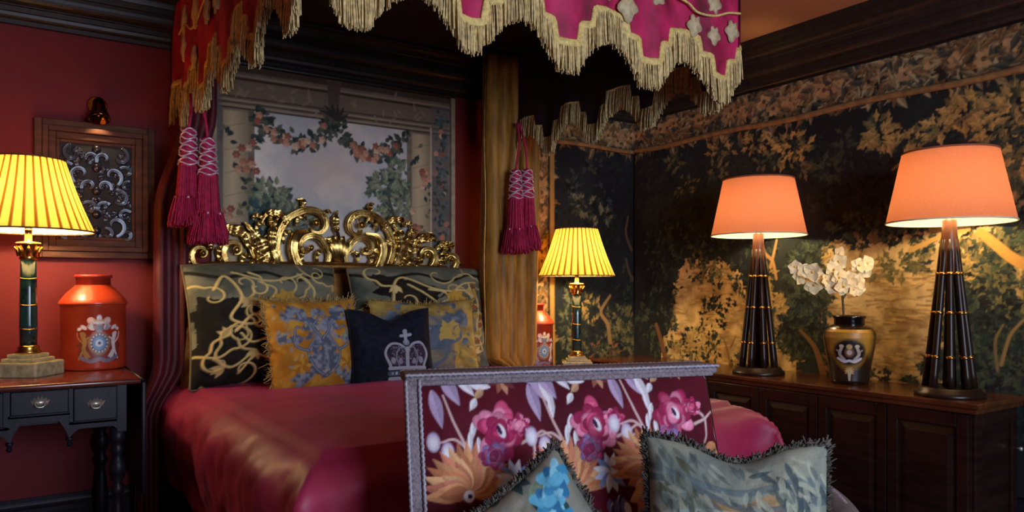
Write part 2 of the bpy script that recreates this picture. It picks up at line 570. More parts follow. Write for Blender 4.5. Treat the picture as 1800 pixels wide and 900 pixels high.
def border(cv, x0, x1, y0, y1, seed, vertical=False):
    r = rng(seed)
    w = cv.win(x0, x1, y0, y1)
    sl = w[0]
    n = fnoise(*cv.img[sl].shape[:2], 30, r, 3)[..., None]
    cv.img[sl] = np.array(L(16, 14, 12)) * (1 - n) + np.array(L(60, 46, 30)) * n
    ln = x1 - x0 if not vertical else y1 - y0
    c = 0.0
    while c < ln:
        for k in range(13):
            q = r.rand()
            px = x0 + c + r.rand() * .06 if not vertical else x0 + (x1 - x0) * q
            py = y0 + (y1 - y0) * q if not vertical else y0 + c + r.rand() * .06
            col = np.array([L(150, 124, 84), L(118, 94, 60), L(176, 154, 108), L(74, 74, 62), L(136, 100, 58)][r.randint(5)])
            l = .04 + .06 * r.rand()
            cv.leaf(px, py, l, l * .17, r.rand() * 6.28, col, col * .55, 2 if r.rand() < .5 else 0)
        if r.rand() < .35:
            px = x0 + c if not vertical else (x0 + x1) / 2; py = (y0 + y1) / 2 + r.randn() * .02 if not vertical else y0 + c
            for k in range(7):
                a = k * .9 + r.rand()
                cc = np.array(L(178, 140, 92)) * (.7 + .5 * r.rand())
                cv.ell(px + .022 * math.cos(a), py + .022 * math.sin(a), .02, .014, cc, a, .1)
            cv.ell(px, py, .012, .012, L(90, 60, 38))
        if r.rand() < .0:
            px = x0 + c if not vertical else (x0 + x1) / 2; py = (y0 + y1) / 2 if not vertical else y0 + c
            a = r.rand() * 6.28
            sp = [(px + .05 * (1 - t) * math.cos(a + 5 * t), py + .05 * (1 - t) * math.sin(a + 5 * t)) for t in np.linspace(0, 1, 8)]
            cv.stroke(sp, .007, .003, L(188, 166, 118))
        c += .028


# --- the stretch on the right wall
cv = Canvas(0.0, 2.75, 0.255, 2.205, 0.005, 5)
cv.fill(L(10, 12, 15), L(36, 42, 38), 9, 5)


def RP(*pts): return [on_right(u, v) for u, v in pts]


def rb(u, v, ru, rv, n, ln, pal, **k):
    (x, y), (xa, _), (_, yb) = RP((u, v), (u + ru, v), (u, v - rv))
    cv.bunch(x, y, abs(xa - x), abs(yb - y), n, ln, pal, **k)


# golden clearings and hills
cv.poly(RP((1178, 478), (1222, 452), (1262, 462), (1300, 480), (1316, 560), (1312, 660), (1225, 668), (1150, 668), (1168, 570)), TAN, SAND, .20, 30)
cv.poly(RP((1392, 452), (1470, 428), (1560, 412), (1648, 392), (1700, 410), (1660, 520), (1660, 690), (1530, 690), (1440, 670), (1430, 560)), TAN, SAND, .22, 30)
cv.poly(RP((1450, 420), (1530, 402), (1640, 382), (1640, 402), (1530, 432)), L(92, 76, 44), TAN, .08, 20)
cv.poly(RP((1310, 560), (1335, 520), (1380, 520), (1400, 660), (1300, 660)), L(120, 92, 52), SAND, .10, 16)
cv.poly(RP((1700, 430), (1750, 400), (1830, 440), (1830, 520), (1760, 480)), L(104, 84, 46), SAND, .12, 16)
for i in range(700):     # broken weave strokes in the clearings
    u, v = cv.rng.uniform(1180, 1660), cv.rng.uniform(470, 670)
    x, y = on_right(u, v)
    if cv.img[np.searchsorted(cv.y, y) - 1, np.searchsorted(cv.x, x) - 1].sum() > .35:
        a = cv.rng.randn() * .3
        l = .03 + .06 * cv.rng.rand()
        c = [L(108, 78, 40), L(214, 176, 104), L(128, 86, 46), L(150, 128, 70)][cv.rng.randint(4)]
        cv.stroke([(x, y), (x + l * math.cos(a), y + l * math.sin(a) * .5)], .006, .002, c, .6)
G1 = [INK, BOTTLE, BOTTLE, MOSS]
G2 = [BOTTLE, MOSS, OLIVE]
G3 = [MOSS, OLIVE, GOLD]
G4 = [MOSS, OLIVE, GOLD, GOLD]
for u, v in ((1178, 478), (1200, 462), (1222, 455), (1250, 458), (1290, 478), (1170, 520), (1165, 560), (1158, 600), (1240, 470), (1300, 500), (1400, 452), (1440, 440), (1500, 424), (1600, 404), (1430, 560), (1436, 600), (1446, 640), (1440, 520), (1655, 520), (1650, 580), (1650, 640), (1560, 414), (1180, 500)):
    rb(u, v, 12, 14, 16, .045, G2 if (u + v) % 2 else G1)
# dark canopy of leaves across the top, gilded sprays on it
for i in range(34):
    u, v = cv.rng.uniform(1120, 1830), cv.rng.uniform(230, 400)
    rb(u, v, 36, 30, 46, .045, [INK, INK, BOTTLE, L(26, 34, 34)])
for i in range(12):
    u, v = cv.rng.uniform(1125, 1300), cv.rng.uniform(300, 620)
    rb(u if v < 460 else u - 20, v, 22, 34, 34, .045, [INK, INK, BOTTLE])
for u, v, ru, rv, n, l, p in ((1182, 286, 16, 14, 26, .045, G2), (1262, 262, 22, 20, 40, .05, G3), (1322, 250, 26, 18, 40, .05, G3), (1384, 262, 30, 26, 54, .055, G3), (1398, 300, 16, 14, 22, .05, G2), (1345, 285, 20, 12, 22, .045, G2),
                             (1540, 236, 30, 24, 60, .055, G3), (1586, 250, 26, 14, 34, .05, G3), (1690, 196, 42, 26, 80, .06, G4), (1732, 220, 30, 24, 60, .06, G4), (1770, 180, 30, 24, 60, .06, G4), (1640, 226, 26, 16, 34, .05, G3), (1800, 250, 24, 20, 40, .05, G3),
                             (1478, 268, 14, 40, 26, .05, [BOTTLE, MOSS]), (1795, 300, 24, 24, 40, .05, G2), (1250, 300, 20, 16, 24, .045, G2), (1200, 330, 20, 20, 24, .04, G2), (1450, 300, 24, 18, 30, .05, [BOTTLE, MOSS, MOSS])):
    rb(u, v, ru, rv, n, l, p)
# trees and bushes of the middle
for u, v, ru, rv, n in ((1408, 470, 34, 40, 110), (1408, 530, 40, 44, 150), (1400, 590, 44, 40, 150), (1370, 560, 26, 40, 70), (1440, 610, 22, 36, 60)):
    rb(u, v, ru, rv, n, .05, G1, dark=INK)
for u, v, ru, rv, n in ((1700, 500, 46, 50, 130), (1750, 580, 60, 60, 200), (1720, 650, 60, 44, 130), (1680, 600, 24, 60, 70), (1790, 640, 40, 60, 120), (1640, 640, 20, 26, 40)):
    rb(u, v, ru, rv, n, .055, [INK, BOTTLE, BOTTLE, MOSS], dark=INK)
for u, v, ru, rv, n in ((1160, 440, 30, 50, 90), (1150, 560, 32, 60, 120), (1190, 420, 26, 30, 60), (1250, 430, 30, 22, 60), (1330, 430, 30, 20, 50), (1560, 390, 60, 16, 80), (1480, 400, 40, 18, 60), (1620, 370, 40, 14, 40)):
    rb(u, v, ru, rv, n, .05, G1, dark=INK)
for u, v, ru, rv, n, l, p in ((1340, 480, 18, 16, 30, .05, G3), (1346, 540, 18, 34, 50, .055, [OLIVE, GOLD, GOLD]), (1230, 480, 24, 16, 34, .045, [BOTTLE, MOSS, OLIVE]), (1225, 606, 26, 24, 40, .045, [MOSS, OLIVE, GOLD]), (1246, 620, 14, 26, 26, .05, G1), (1180, 620, 22, 24, 40, .045, G3),
                             (1690, 408, 34, 22, 60, .055, [GOLD, SAND, PALE]), (1700, 450, 20, 30, 36, .055, [OLIVE, GOLD]), (1770, 420, 30, 20, 40, .06, [BOTTLE, MOSS, OLIVE]), (1600, 460, 22, 14, 26, .045, [BOTTLE, MOSS, OLIVE]), (1570, 470, 24, 20, 30, .05, [MOSS, OLIVE]),
                             (1640, 430, 40, 12, 40, .045, [BOTTLE, MOSS]), (1465, 640, 22, 18, 40, .045, [BOTTLE, MOSS, RUST]), (1605, 660, 22, 18, 36, .045, G1), (1455, 455, 12, 10, 14, .05, G3), (1710, 480, 14, 30, 30, .05, [MOSS, OLIVE, GOLD]), (1520, 470, 30, 16, 30, .04, [TAN, OLIVE, GOLD]),
                             (1300, 640, 20, 16, 26, .04, G1), (1530, 660, 30, 10, 26, .04, G1), (1770, 520, 16, 20, 20, .05, G2), (1740, 470, 22, 16, 22, .05, G2)):
    rb(u, v, ru, rv, n, l, p)
# the wood goes on towards the front of the room
for i in range(60):
    x, y = cv.rng.uniform(2.15, 2.75), cv.rng.uniform(.5, 1.95)
    cv.bunch(x, y, .09, .09, 40, .05, [[INK, BOTTLE, MOSS], [BOTTLE, MOSS, OLIVE], [MOSS, OLIVE, GOLD], [INK, INK, BOTTLE]][cv.rng.randint(4)])
# trunks and branches
for P, a, b, c in (([(1330, 420), (1338, 445), (1352, 460), (1358, 490)], .012, .008, L(168, 128, 76)), ([(1348, 470), (1356, 440), (1362, 412)], .010, .005, L(168, 128, 76)), ([(1440, 655), (1425, 610), (1400, 580)], .018, .008, L(122, 92, 54)),
                   ([(1590, 440), (1640, 418), (1690, 404)], .012, .008, L(192, 150, 80)), ([(1712, 410), (1740, 432), (1775, 458), (1830, 480)], .02, .024, L(190, 140, 66)), ([(1748, 640), (1764, 590), (1790, 560)], .008, .005, L(140, 112, 66)),
                   ([(1742, 650), (1738, 600), (1752, 570)], .006, .004, L(120, 98, 60)), ([(1166, 640), (1158, 600), (1150, 570)], .018, .012, L(110, 72, 40)), ([(1560, 300), (1620, 250), (1700, 200), (1760, 190)], .006, .004, L(120, 96, 58)), ([(1280, 640), (1270, 600), (1262, 590)], .006, .004, L(120, 90, 50)), ([(1280, 610), (1288, 590)], .005, .003, L(120, 90, 50))):
    cv.stroke(RP(*P), a, b, c)
x, y = on_right(1245, 480)
cv.stroke([(x + .07 * math.cos(t), y + .06 * math.sin(t) - .02) for t in np.linspace(-.4, 3.4, 9)], .006, .006, L(110, 92, 56))
border(cv, 0, 2.75, BZ, 2.205, 3)
TR = rng(8)


def place_r(X, Z, H):
    wav = .006 * np.sin(X * 9 + 1.3 * np.sin(Z * 3)) + .004 * np.sin(X * 23 + Z * 5) + .010 * np.clip((Z - BZ) / .03, 0, 1)
    return XW - .028 - wav, YW - .03 - X * 0.9999, Z


sheet('wool_panel', cv, place_r, m_tap, tap)
# --- the stretch on the back wall
xb0 = 2.61
cv = Canvas(xb0, XW - .03, 0.30, 2.205, 0.006, 9)
cv.fill(L(12, 16, 24), L(28, 36, 42), 8, 5)


def BP(*pts): return [on_back(u, v) for u, v in pts]


def bb(u, v, ru, rv, n, ln, pal, **k):
    (x, y), (xa, _), (_, yb) = BP((u, v), (u + ru, v), (u, v - rv))
    cv.bunch(x, y, abs(xa - x), abs(yb - y), n, ln, pal, **k)


for i in range(16):
    bb(cv.rng.uniform(980, 1115), cv.rng.uniform(290, 640), 26, 40, 40, .05, [INK, NAVY, BOTTLE])
for u, v, ru, rv, n, l, p in ((1040, 290, 14, 14, 22, .05, [NAVY, L(54, 66, 66), MOSS]), (1010, 330, 10, 24, 22, .05, [NAVY, L(60, 72, 70)]), (1022, 362, 16, 18, 30, .06, [BOTTLE, MOSS, L(110, 112, 84)]), (1062, 350, 16, 30, 24, .05, [NAVY, L(46, 60, 66)]), (1056, 380, 14, 12, 16, .055, [MOSS, L(120, 120, 92)]),
                             (1086, 600, 32, 40, 120, .05, [BOTTLE, MOSS, MOSS, OLIVE]), (1090, 555, 24, 26, 60, .05, [BOTTLE, MOSS, OLIVE]), (1000, 560, 14, 60, 60, .05, [BOTTLE, MOSS, L(104, 110, 80)]), (1036, 545, 14, 24, 36, .05, [MOSS, OLIVE, GOLD]), (1010, 610, 20, 30, 40, .05, [BOTTLE, MOSS, OLIVE]), (1060, 620, 24, 20, 40, .045, [BOTTLE, RUST, MOSS]), (1100, 500, 14, 26, 34, .045, G1)):
    bb(u, v, ru, rv, n, l, p)
for P, a, b, c in (([(1072, 600), (1068, 570), (1056, 548), (1072, 520)], .016, .01, L(150, 118, 72)), ([(1056, 548), (1050, 530)], .008, .005, L(150, 118, 72)), ([(1110, 440), (1100, 410), (1104, 380)], .01, .006, L(96, 84, 60)), ([(1118, 500), (1106, 480), (1100, 455)], .012, .008, L(96, 80, 54))):
    cv.stroke(BP(*P), a, b, c)
border(cv, xb0, XW - .03, BZ, 2.205, 4)
border(cv, xb0 + .03, xb0 + .15, 0.30, BZ, 6, True)
cv.stroke([(xb0 + .012, .3), (xb0 + .012, 2.2)], .016, .016, L(150, 118, 62), curve=False)
cv.stroke([(xb0 + .17, .3), (xb0 + .17, BZ)], .016, .016, L(168, 132, 70), curve=False)
cv.stroke([(xb0 + .145, .3), (xb0 + .145, BZ)], .006, .006, L(30, 24, 18), curve=False)


def place_b(X, Z, H):
    wav = .005 * np.sin(X * 11 + 1.1 * np.sin(Z * 3)) + .010 * np.clip((Z - BZ) / .03, 0, 1)
    return X, YW - .026 - wav, Z


sheet('wool_panel', cv, place_b, m_tap, tap)
# rolled lower edge of the top border
m_roll = M('tan tapestry edge', L(140, 104, 60), rough=0.9, var=0.35, scale=24, bump=0.5, bscale=90)
ys = np.linspace(YW - .05, YW - 2.78, 60)
obj('border_roll', tube(np.stack([np.full(60, XW - .05), ys, BZ + .006 * np.sin(ys * 7)], 1), .016, 8), m_roll, tap)
xs = np.linspace(2.80, XW - .05, 24)
obj('border_roll', tube(np.stack([xs, np.full(24, YW - .05), BZ + .004 * np.sin(xs * 9)], 1), .014, 8), m_roll, tap)

# ------------------------------------------------------------------ painted panel behind the bed
pnl = thing('painted_panel', (1.44, YW, 0.6), 'painted wall panel with garlands, columns and cloudy sky above the headboard', 'painting')
px0, px1, pz0, pz1 = 0.80, 2.075, 0.75, 2.19
cv = Canvas(px0, px1, pz0, pz1, 0.0045, 21)
cv.fill(L(98, 84, 68), L(128, 112, 92), 14, 4)
sky0, sky1, skt = 0.985, 1.80, 1.972
w_ = cv.win(sky0, sky1, pz0, skt)
n_ = fnoise(*cv.img[w_[0]].shape[:2], 5, rng(2), 4)[..., None]
n2 = np.clip((n_ - .35) / .35, 0, 1)
cv.img[w_[0]] = np.array(L(172, 168, 164)) * (1 - n2) + np.array(L(218, 202, 182)) * n2
cv.ell(1.36, 1.72, .16, .12, L(196, 172, 152), soft=.8, alpha=.6)
# the frieze: beams with fine lines above the view
for z, h, c in ((2.17, .02, L(70, 56, 44)), (2.13, .006, L(140, 122, 98)), (2.115, .008, L(58, 46, 36)), (2.06, .05, L(112, 96, 78)), (2.028, .004, L(66, 54, 44)), (2.012, .004, L(150, 134, 110)), (2.0, .004, L(70, 58, 48)), (1.985, .006, L(146, 128, 104)), (1.975, .004, L(52, 42, 36))):
    cv.stroke([(px0, z), (px1, z)], h, h, c, curve=False)
for i in range(40):
    x = cv.rng.uniform(px0, px1); cv.leaf(x, 2.06 + .03 * cv.rng.randn(), .05, .008, cv.rng.rand() * 6, L(138, 120, 96), alpha=.7)
cv.stroke([(1.385, 2.2), (1.385, 1.96)], .04, .02, L(84, 70, 58), curve=False)
for k in range(6): cv.leaf(1.385, 1.98, .09, .02, 1.57 + (k - 2.5) * .45, L(52, 46, 40), L(92, 80, 66))
# trees under the sky
TG = [L(48, 58, 54), L(72, 84, 72), L(100, 108, 86), L(128, 130, 100)]
for x, z, rx, rz, n in ((1.06, 1.56, .09, .08, 120), (1.03, 1.46, .07, .10, 100), (1.14, 1.47, .10, .08, 120), (1.24, 1.44, .08, .05, 60), (1.68, 1.66, .11, .07, 140), (1.74, 1.55, .08, .10, 120), (1.66, 1.48, .11, .06, 100), (1.75, 1.72, .06, .08, 60)):
    cv.bunch(x, z, rx, rz, n, .04, TG, lobes=0)
cv.bunch(1.0, 1.44, .12, .08, 80, .04, [L(44, 60, 62), L(60, 78, 76)], lobes=0)
cv.stroke([(1.70, 1.3), (1.72, 1.48), (1.69, 1.6)], .012, .006, L(70, 62, 54))
# flower garlands
FL = [L(164, 108, 82), L(178, 130, 100), L(140, 80, 62), L(186, 152, 122)]


def garland(P, n, w, leaves=True, fl=.5):
    Q = bez(P, 12)
    for i in range(n):
        p = Q[cv.rng.randint(len(Q))]
        a = cv.rng.rand() * 6.28
        c = [L(40, 48, 44), L(56, 64, 54), L(82, 84, 66)][cv.rng.randint(3)]
        cv.leaf(p[0] + cv.rng.randn() * w * .6, p[1] + cv.rng.randn() * w * .6, .038, .011, a, c)
    for i in range(int(n * fl)):
        p = Q[int(len(Q) * np.clip(.5 + cv.rng.randn() * .16, 0, .99))]
        x, y = p[0] + cv.rng.randn() * w * .6, p[1] + cv.rng.randn() * w * .6
        c = np.array(FL[cv.rng.randint(4)])
        for k in range(5):
            cv.ell(x + .010 * math.cos(k * 1.26), y + .010 * math.sin(k * 1.26), .010, .008, c * (.75 + .1 * k), k * 1.26)


garland([(sky0 + .02, 1.96), (1.08, 1.88), (1.20, 1.83), (1.31, 1.87), (1.37, 1.96)], 130, .03, fl=.14)
garland([(1.40, 1.96), (1.46, 1.86), (1.58, 1.82), (1.70, 1.86), (1.79, 1.95)], 130, .03, fl=.16)
garland([(1.0, 1.97), (1.0, 1.9), (.99, 1.8)], 30, .02, fl=.1)
# columns with twining flowers
for cx in (.90, 1.885):
    for k in range(13):
        t = (k - 6) / 6.0
        c = np.array(L(176, 156, 122)) * (1 - .35 * abs(t + .3)) + np.array(L(30, 20, 10)) * .1
        cv.stroke([(cx + t * .052, pz0), (cx + t * .052, 1.955)], .0055, .0055, c, curve=False)
    for k in range(9):
        cv.stroke([(cx - .05, 1.0 + k * .11), (cx + .05, 1.03 + k * .11)], .003, .003, L(120, 102, 78), alpha=.5, curve=False)
    for k in range(46):
        z = cv.rng.uniform(1.1, 1.92); x = cx + .055 * math.sin(z * 9) + cv.rng.randn() * .022
        cv.leaf(x, z, .036, .010, cv.rng.rand() * 6.28, [L(38, 48, 46), L(62, 68, 54), L(104, 98, 70)][cv.rng.randint(3)])
    for z in (1.76, 1.70, 1.47, 1.40):
        for k in range(5):
            x = cx + (.04 if z > 1.6 else -.03) + cv.rng.randn() * .03
            zz_ = z + cv.rng.randn() * .03; c = np.array(FL[cv.rng.randint(4)])
            for j in range(6): cv.ell(x + .011 * math.cos(j * 1.05), zz_ + .011 * math.sin(j * 1.05), .009, .007, c * (.65 + .09 * j), j * 1.05)
# pilaster of flowers at the right, border strips
for xa, xb in ((1.945, 2.055), (.80, .84)):
    w_ = cv.win(xa, xb, pz0, 2.13); cv.img[w_[0]] = cv.img[w_[0]] * .4 + np.array(L(92, 86, 84)) * .6
cv.stroke([(1.945, pz0), (1.945, 2.0)], .004, .004, L(180, 164, 136), curve=False)
for k in range(150):
    z = cv.rng.uniform(.9, 2.1); x = 2.005 + cv.rng.randn() * .02
    cv.leaf(x, z, .034, .009, cv.rng.rand() * 6.28, [L(44, 60, 66), L(70, 86, 84), L(60, 64, 52)][cv.rng.randint(3)])
    if k % 8 == 0:
        cv.ell(x, z, .016, .014, FL[cv.rng.randint(4)])
cv.img = np.clip(cv.img * 1.4, 0, .9)
sheet('painted_view', cv, lambda X, Z, H: (X, np.full_like(X, YW - .014), Z), m_canvas, pnl)
m_ivory = M('aged ivory moulding', L(168, 146, 120), rough=0.5, var=0.25, scale=30)
obj('frame_strip', box(px1 - .012, px1 + .014, YW - .035, YW - .002, pz0, pz1, .005), m_ivory, pnl)
obj('frame_strip', box(px0 - .014, px0 + .012, YW - .035, YW - .002, pz0, pz1, .005), m_ivory, pnl)
obj('frame_strip', box(px0 - .02, px1 + .02, YW - .04, YW - .002, pz1 - .01, pz1 + .008, .004), m_woodx, pnl)

# ------------------------------------------------------------------ carved scrolls (headboard, carved picture)


def ribbon(P, wid, y, depth, rot=None, lobes=0, amp=0.35, k=1.0):
    """carved acanthus ribbon along a path in the X-Z plane: grooved section, flat back at y, standing out towards -Y"""
    P = np.asarray(P, float); m = len(P)
    T = np.gradient(P, axis=0); T /= np.linalg.norm(T, axis=1)[:, None] + 1e-9
    Nn = np.stack([-T[:, 1], T[:, 0]], 1)
    c = np.linspace(-1, 1, 7)
    prof = np.array([0.2, 1.0, .35, .8, .35, 1.0, .2])
    wid = np.full(m, wid) if np.isscalar(wid) else np.asarray(wid)
    s = np.linspace(0, 1, m)
    if lobes: wid = wid * (1 + amp * np.abs(np.sin(s * math.pi * lobes)) - amp * .5)
    V = np.zeros((m, 9, 3))
    for j in range(7):
        V[:, j, 0] = P[:, 0] + Nn[:, 0] * wid * c[j]; V[:, j, 2] = P[:, 1] + Nn[:, 1] * wid * c[j]
        V[:, j, 1] = y - depth * prof[j] * np.clip(wid / wid.max(), .35, 1)
    for j, cc in ((7, .8), (8, -.8)):
        V[:, j, 0] = P[:, 0] + Nn[:, 0] * wid * cc; V[:, j, 2] = P[:, 1] + Nn[:, 1] * wid * cc; V[:, j, 1] = y
    F = []
    for i in range(m - 1):
        for j in range(9):
            q = (j + 1) % 9
            F.append((i * 9 + j, i * 9 + q, (i + 1) * 9 + q, (i + 1) * 9 + j))
    F.append(tuple(range(8, -1, -1))); F.append(tuple((m - 1) * 9 + j for j in range(9)))
    return V.reshape(-1, 3), F


def spiral(cx, cz, r0, r1, a0, a1, n=26):
    t = np.linspace(0, 1, n); r = r0 + (r1 - r0) * t ** .8; a = a0 + (a1 - a0) * t
    return np.stack([cx + r * np.cos(a), cz + r * np.sin(a)], 1)


def taper(n, a, b, c):
    t = np.linspace(0, 1, n)
    return np.where(t < .5, a + (b - a) * t * 2, b + (c - b) * (t - .5) * 2)


bed = thing('bed', (1.42, 2.6, 0.0), 'large bed with a gilded carved headboard under the magenta canopy', 'bed')
BX0, BX1, BY0, BY1, BT = 0.60, 2.24, 1.77, 3.60, 0.665
obj('bed_base', box(BX0 + .05, BX1 - .05, BY0 + .05, BY1, .10, .40, .01), m_wood, bed)
obj('mattress', box(BX0 + .02, BX1 - .02, BY0 + .02, BY1 - .02, .40, BT - .02, .05, 3), M('white ticking', L(180, 170, 160), rough=.9), bed)
for x in (BX0 + .1, BX1 - .1):
    for y in (BY0 + .12, BY1 - .1):
        obj('foot', lathe([(.03, 0), (.045, .03), (.03, .06), (.05, .10)], 16, (x, y, 0)), m_wood, bed)
HX, HY = 1.385, 3.655
hb = obj('headboard', join(box(HX - .68, HX + .68, HY - .03, HY + .02, .45, 1.20, .012), tube([(HX - .69, HY - .03, .45), (HX - .69, HY - .03, 1.16), (HX - .62, HY - .03, 1.215), (HX, HY - .03, 1.225), (HX + .62, HY - .03, 1.215), (HX + .69, HY - .03, 1.16), (HX + .69, HY - .03, .45)], .024, 8)), m_dkgold, bed)


def mir(P, s):
    P = np.array(P, float); P[:, 0] = HX + s * P[:, 0]
    return P


def hscroll(name, P, w, d, y=HY, lobes=0, amp=.35, mat=m_gold):
    obj(name, ribbon(P, w, y, d, lobes=lobes, amp=amp), mat, hb)


for s in (-1, 1):
    # the great C-scroll with its curled end
    P = np.vstack([bez([(.27, 1.21), (.305, 1.33), (.26, 1.45), (.165, 1.505)], 10)[:-1], spiral(.115, 1.425, .088, .018, 1.05, 5.9, 30)])
    hscroll('scroll', mir(P, s), taper(len(P), .012, .021, .007), .05)
    P = np.vstack([bez([(.06, 1.205), (.045, 1.29), (.09, 1.365)], 10)[:-1], spiral(.148, 1.318, .072, .014, 2.45, -2.2, 26)])
    hscroll('scroll', mir(P, s), taper(len(P), .010, .019, .007), .045)
    P = bez([(.20, 1.205), (.235, 1.30), (.215, 1.38), (.15, 1.40)], 10)
    hscroll('scroll', mir(P, s), taper(len(P), .020, .022, .006), .06, HY - .015)
    # acanthus leaves springing outwards
    hscroll('acanthus_leaf', mir(bez([(.27, 1.21), (.36, 1.28), (.40, 1.36), (.455, 1.43)], 12), s), taper(37, .02, .042, .004), .045, lobes=6)
    hscroll('acanthus_leaf', mir(bez([(.25, 1.42), (.29, 1.47), (.35, 1.475), (.375, 1.44)], 10), s), taper(31, .012, .022, .004), .04, HY - .02, 4)
    hscroll('acanthus_leaf', mir(bez([(.30, 1.22), (.335, 1.32), (.33, 1.40), (.30, 1.46)], 10), s), taper(31, .012, .02, .004), .05, HY - .02, 4)
    # side scrolls getting smaller towards the edge
    P = np.vstack([bez([(.37, 1.205), (.46, 1.205), (.54, 1.235)], 8)[:-1], spiral(.50, 1.292, .066, .014, -.95, 4.6, 30)])
    hscroll('scroll', mir(P, s), taper(len(P), .009, .016, .006), .05)
    P = np.vstack([bez([(.52, 1.195), (.62, 1.195), (.685, 1.23)], 8)[:-1], spiral(.648, 1.272, .052, .010, -.85, 4.8, 28)])
    hscroll('scroll', mir(P, s), taper(len(P), .008, .014, .005), .045)
    hscroll('acanthus_leaf', mir(bez([(.40, 1.24), (.45, 1.36), (.53, 1.40), (.585, 1.375)], 10), s), taper(31, .01, .026, .004), .04, HY, 5)
    hscroll('acanthus_leaf', mir(bez([(.57, 1.33), (.62, 1.36), (.67, 1.34)], 10), s), taper(21, .01, .022, .004), .04, HY, 4)
    hscroll('acanthus_leaf', mir(bez([(.34, 1.21), (.39, 1.26), (.385, 1.31)], 10), s), taper(21, .016, .024, .004), .045, HY - .01, 3)
    for (x, z, r) in ((.43, 1.235, .016), (.445, 1.265, .013), (.60, 1.215, .016), (.575, 1.245, .013), (.555, 1.215, .014), (.615, 1.30, .014), (.33, 1.235, .012), (.12, 1.44, .02), (.145, 1.315, .016), (.50, 1.295, .018), (.648, 1.275, .014)):
        obj('rosette', ellipsoid((HX + s * x, HY - .045, z), (r, .016, r), 10, 7), m_gold, hb)
fr0 = rng(55)
for s in (-1, 1):
    # small curling leaves filling the gaps between the scrolls
    for x, z, a, l in ((.06, 1.44, 1.2, .07), (.20, 1.50, 2.4, .06), (.30, 1.40, .5, .07), (.33, 1.30, 2.0, .08), (.10, 1.24, 1.3, .07), (.17, 1.24, 1.0, .06), (.24, 1.26, 1.9, .08), (.42, 1.30, .7, .08), (.46, 1.22, 1.2, .06), (.56, 1.24, 1.0, .07), (.59, 1.30, .6, .06), (.40, 1.38, 1.5, .06), (.50, 1.37, .3, .06), (.65, 1.32, 1.0, .05), (.21, 1.42, 1.7, .07), (.02, 1.30, 1.4, .08), (.37, 1.44, .9, .05), (.69, 1.22, .9, .05), (.27, 1.33, 1.4, .07)):
        q = fr0.choice([-1, 1]) * .9
        P = bez([(x, z), (x + l * .5 * math.cos(a), z + l * .5 * math.sin(a)), (x + l * .95 * math.cos(a + q * .5), z + l * .95 * math.sin(a + q * .5)), (x + l * .9 * math.cos(a + q), z + l * .9 * math.sin(a + q))], 5)
        hscroll('acanthus_leaf', mir(P, s), taper(len(P), .005, .012, .003), .035, HY - .008, 3)
for k in range(-2, 3):
    hscroll('shell_rib', np.array([(HX + k * .006, 1.25), (HX + k * .020, 1.33), (HX + k * .030, 1.40 - abs(k) * .02)]), np.array([.008, .013, .006]), .05, HY - .01)
hscroll('acanthus_leaf', bez([(HX, 1.40), (HX - .01, 1.46), (HX + .004, 1.51)], 8), taper(17, .012, .02, .003), .04, HY, 4)

# ------------------------------------------------------------------ bedspread
NX_, NY_ = 150, 170
hangL, hangR, hangF = 0.36, 0.42, 0.55
Wb, Lb, rr = BX1 - BX0 + .04, BY1 - BY0 + .03, 0.085


def edge(p, r):
    """arc length from the edge (negative beyond it) -> (distance inside, drop)"""
    q = r * (1 - math.pi / 2)
    th = np.clip((r - p) / r, 0, math.pi / 2)
    x = np.where(p >= r, p, r - r * np.sin(th)); z = np.where(p >= r, 0, -(r - r * np.cos(th)))
    z = np.where(p < q, -r - (q - p), z); x = np.where(p < q, 0.0, x)
    return x, z


p = np.linspace(-hangL, Wb + hangR, NX_); q = np.linspace(-hangF, Lb - .05, NY_)
xl, zl = edge(p, rr); xr, zr = edge(Wb - p, rr)
X1 = np.where(p < Wb / 2, xl, Wb - xr); Z1 = np.where(p < Wb / 2, zl, zr)
y1, zy = edge(q, rr)
PX, PY = np.meshgrid(X1, y1); ZX, ZY = np.meshgrid(Z1, zy); GP, GQ = np.meshgrid(p, q)
drop = np.minimum(ZX, ZY)
exc = np.minimum(-ZX, -ZY)           # spare cloth at the two foot corners
sgn = np.where(GP < Wb / 2, -1.0, 1.0)
r0_ = rng(31)
rum = fnoise(NY_, NX_, 12, r0_, 4) - .5; rum2 = fnoise(NY_, NX_, 26, r0_, 3) - .5
Xb = BX0 - .02 + PX; Yb = BY0 - .02 + PY; Zb = BT + .022 + drop
dome = np.clip(np.minimum(np.minimum(GP, Wb - GP), GQ) / .35, 0, 1)
Zb += .035 * dome ** .6 * (drop > -.001) + rum * .012 + .0 * GP
side = np.clip(-ZX / .06, 0, 1); foot = np.clip(-ZY / .06, 0, 1)
Xb += sgn * side * (.035 * np.sin(np.clip(-ZX / .34, 0, 1) * math.pi) + rum * .05 + rum2 * .03)
Yb -= foot * (.012 + rum * .03 + .022 * np.sin(GP * 26) * np.clip(-ZY / .3, 0, 1))
Xb += sgn * np.clip(exc, 0, .3) * (.22 + .25 * np.sin(GQ * 22)); Yb -= np.clip(exc, 0, .3) * (.22 + .25 * np.sin(GP * 22 + 1))
# pressed down where the pillows rest
Zb -= .03 * np.exp(-((GQ - 1.45) / .25) ** 2) * dome
bs = link('bedspread', mesh_from('bedspread', np.stack([Xb, Yb, Zb], -1).reshape(-1, 3), grid_faces(NY_, NX_)), m_silk)
tag(bs, 'crimson silk bedspread draped over the bed, hanging down at the foot', 'bedspread')
sm = bs.modifiers.new('thick', 'SOLIDIFY'); sm.thickness = .006; sm.offset = 1

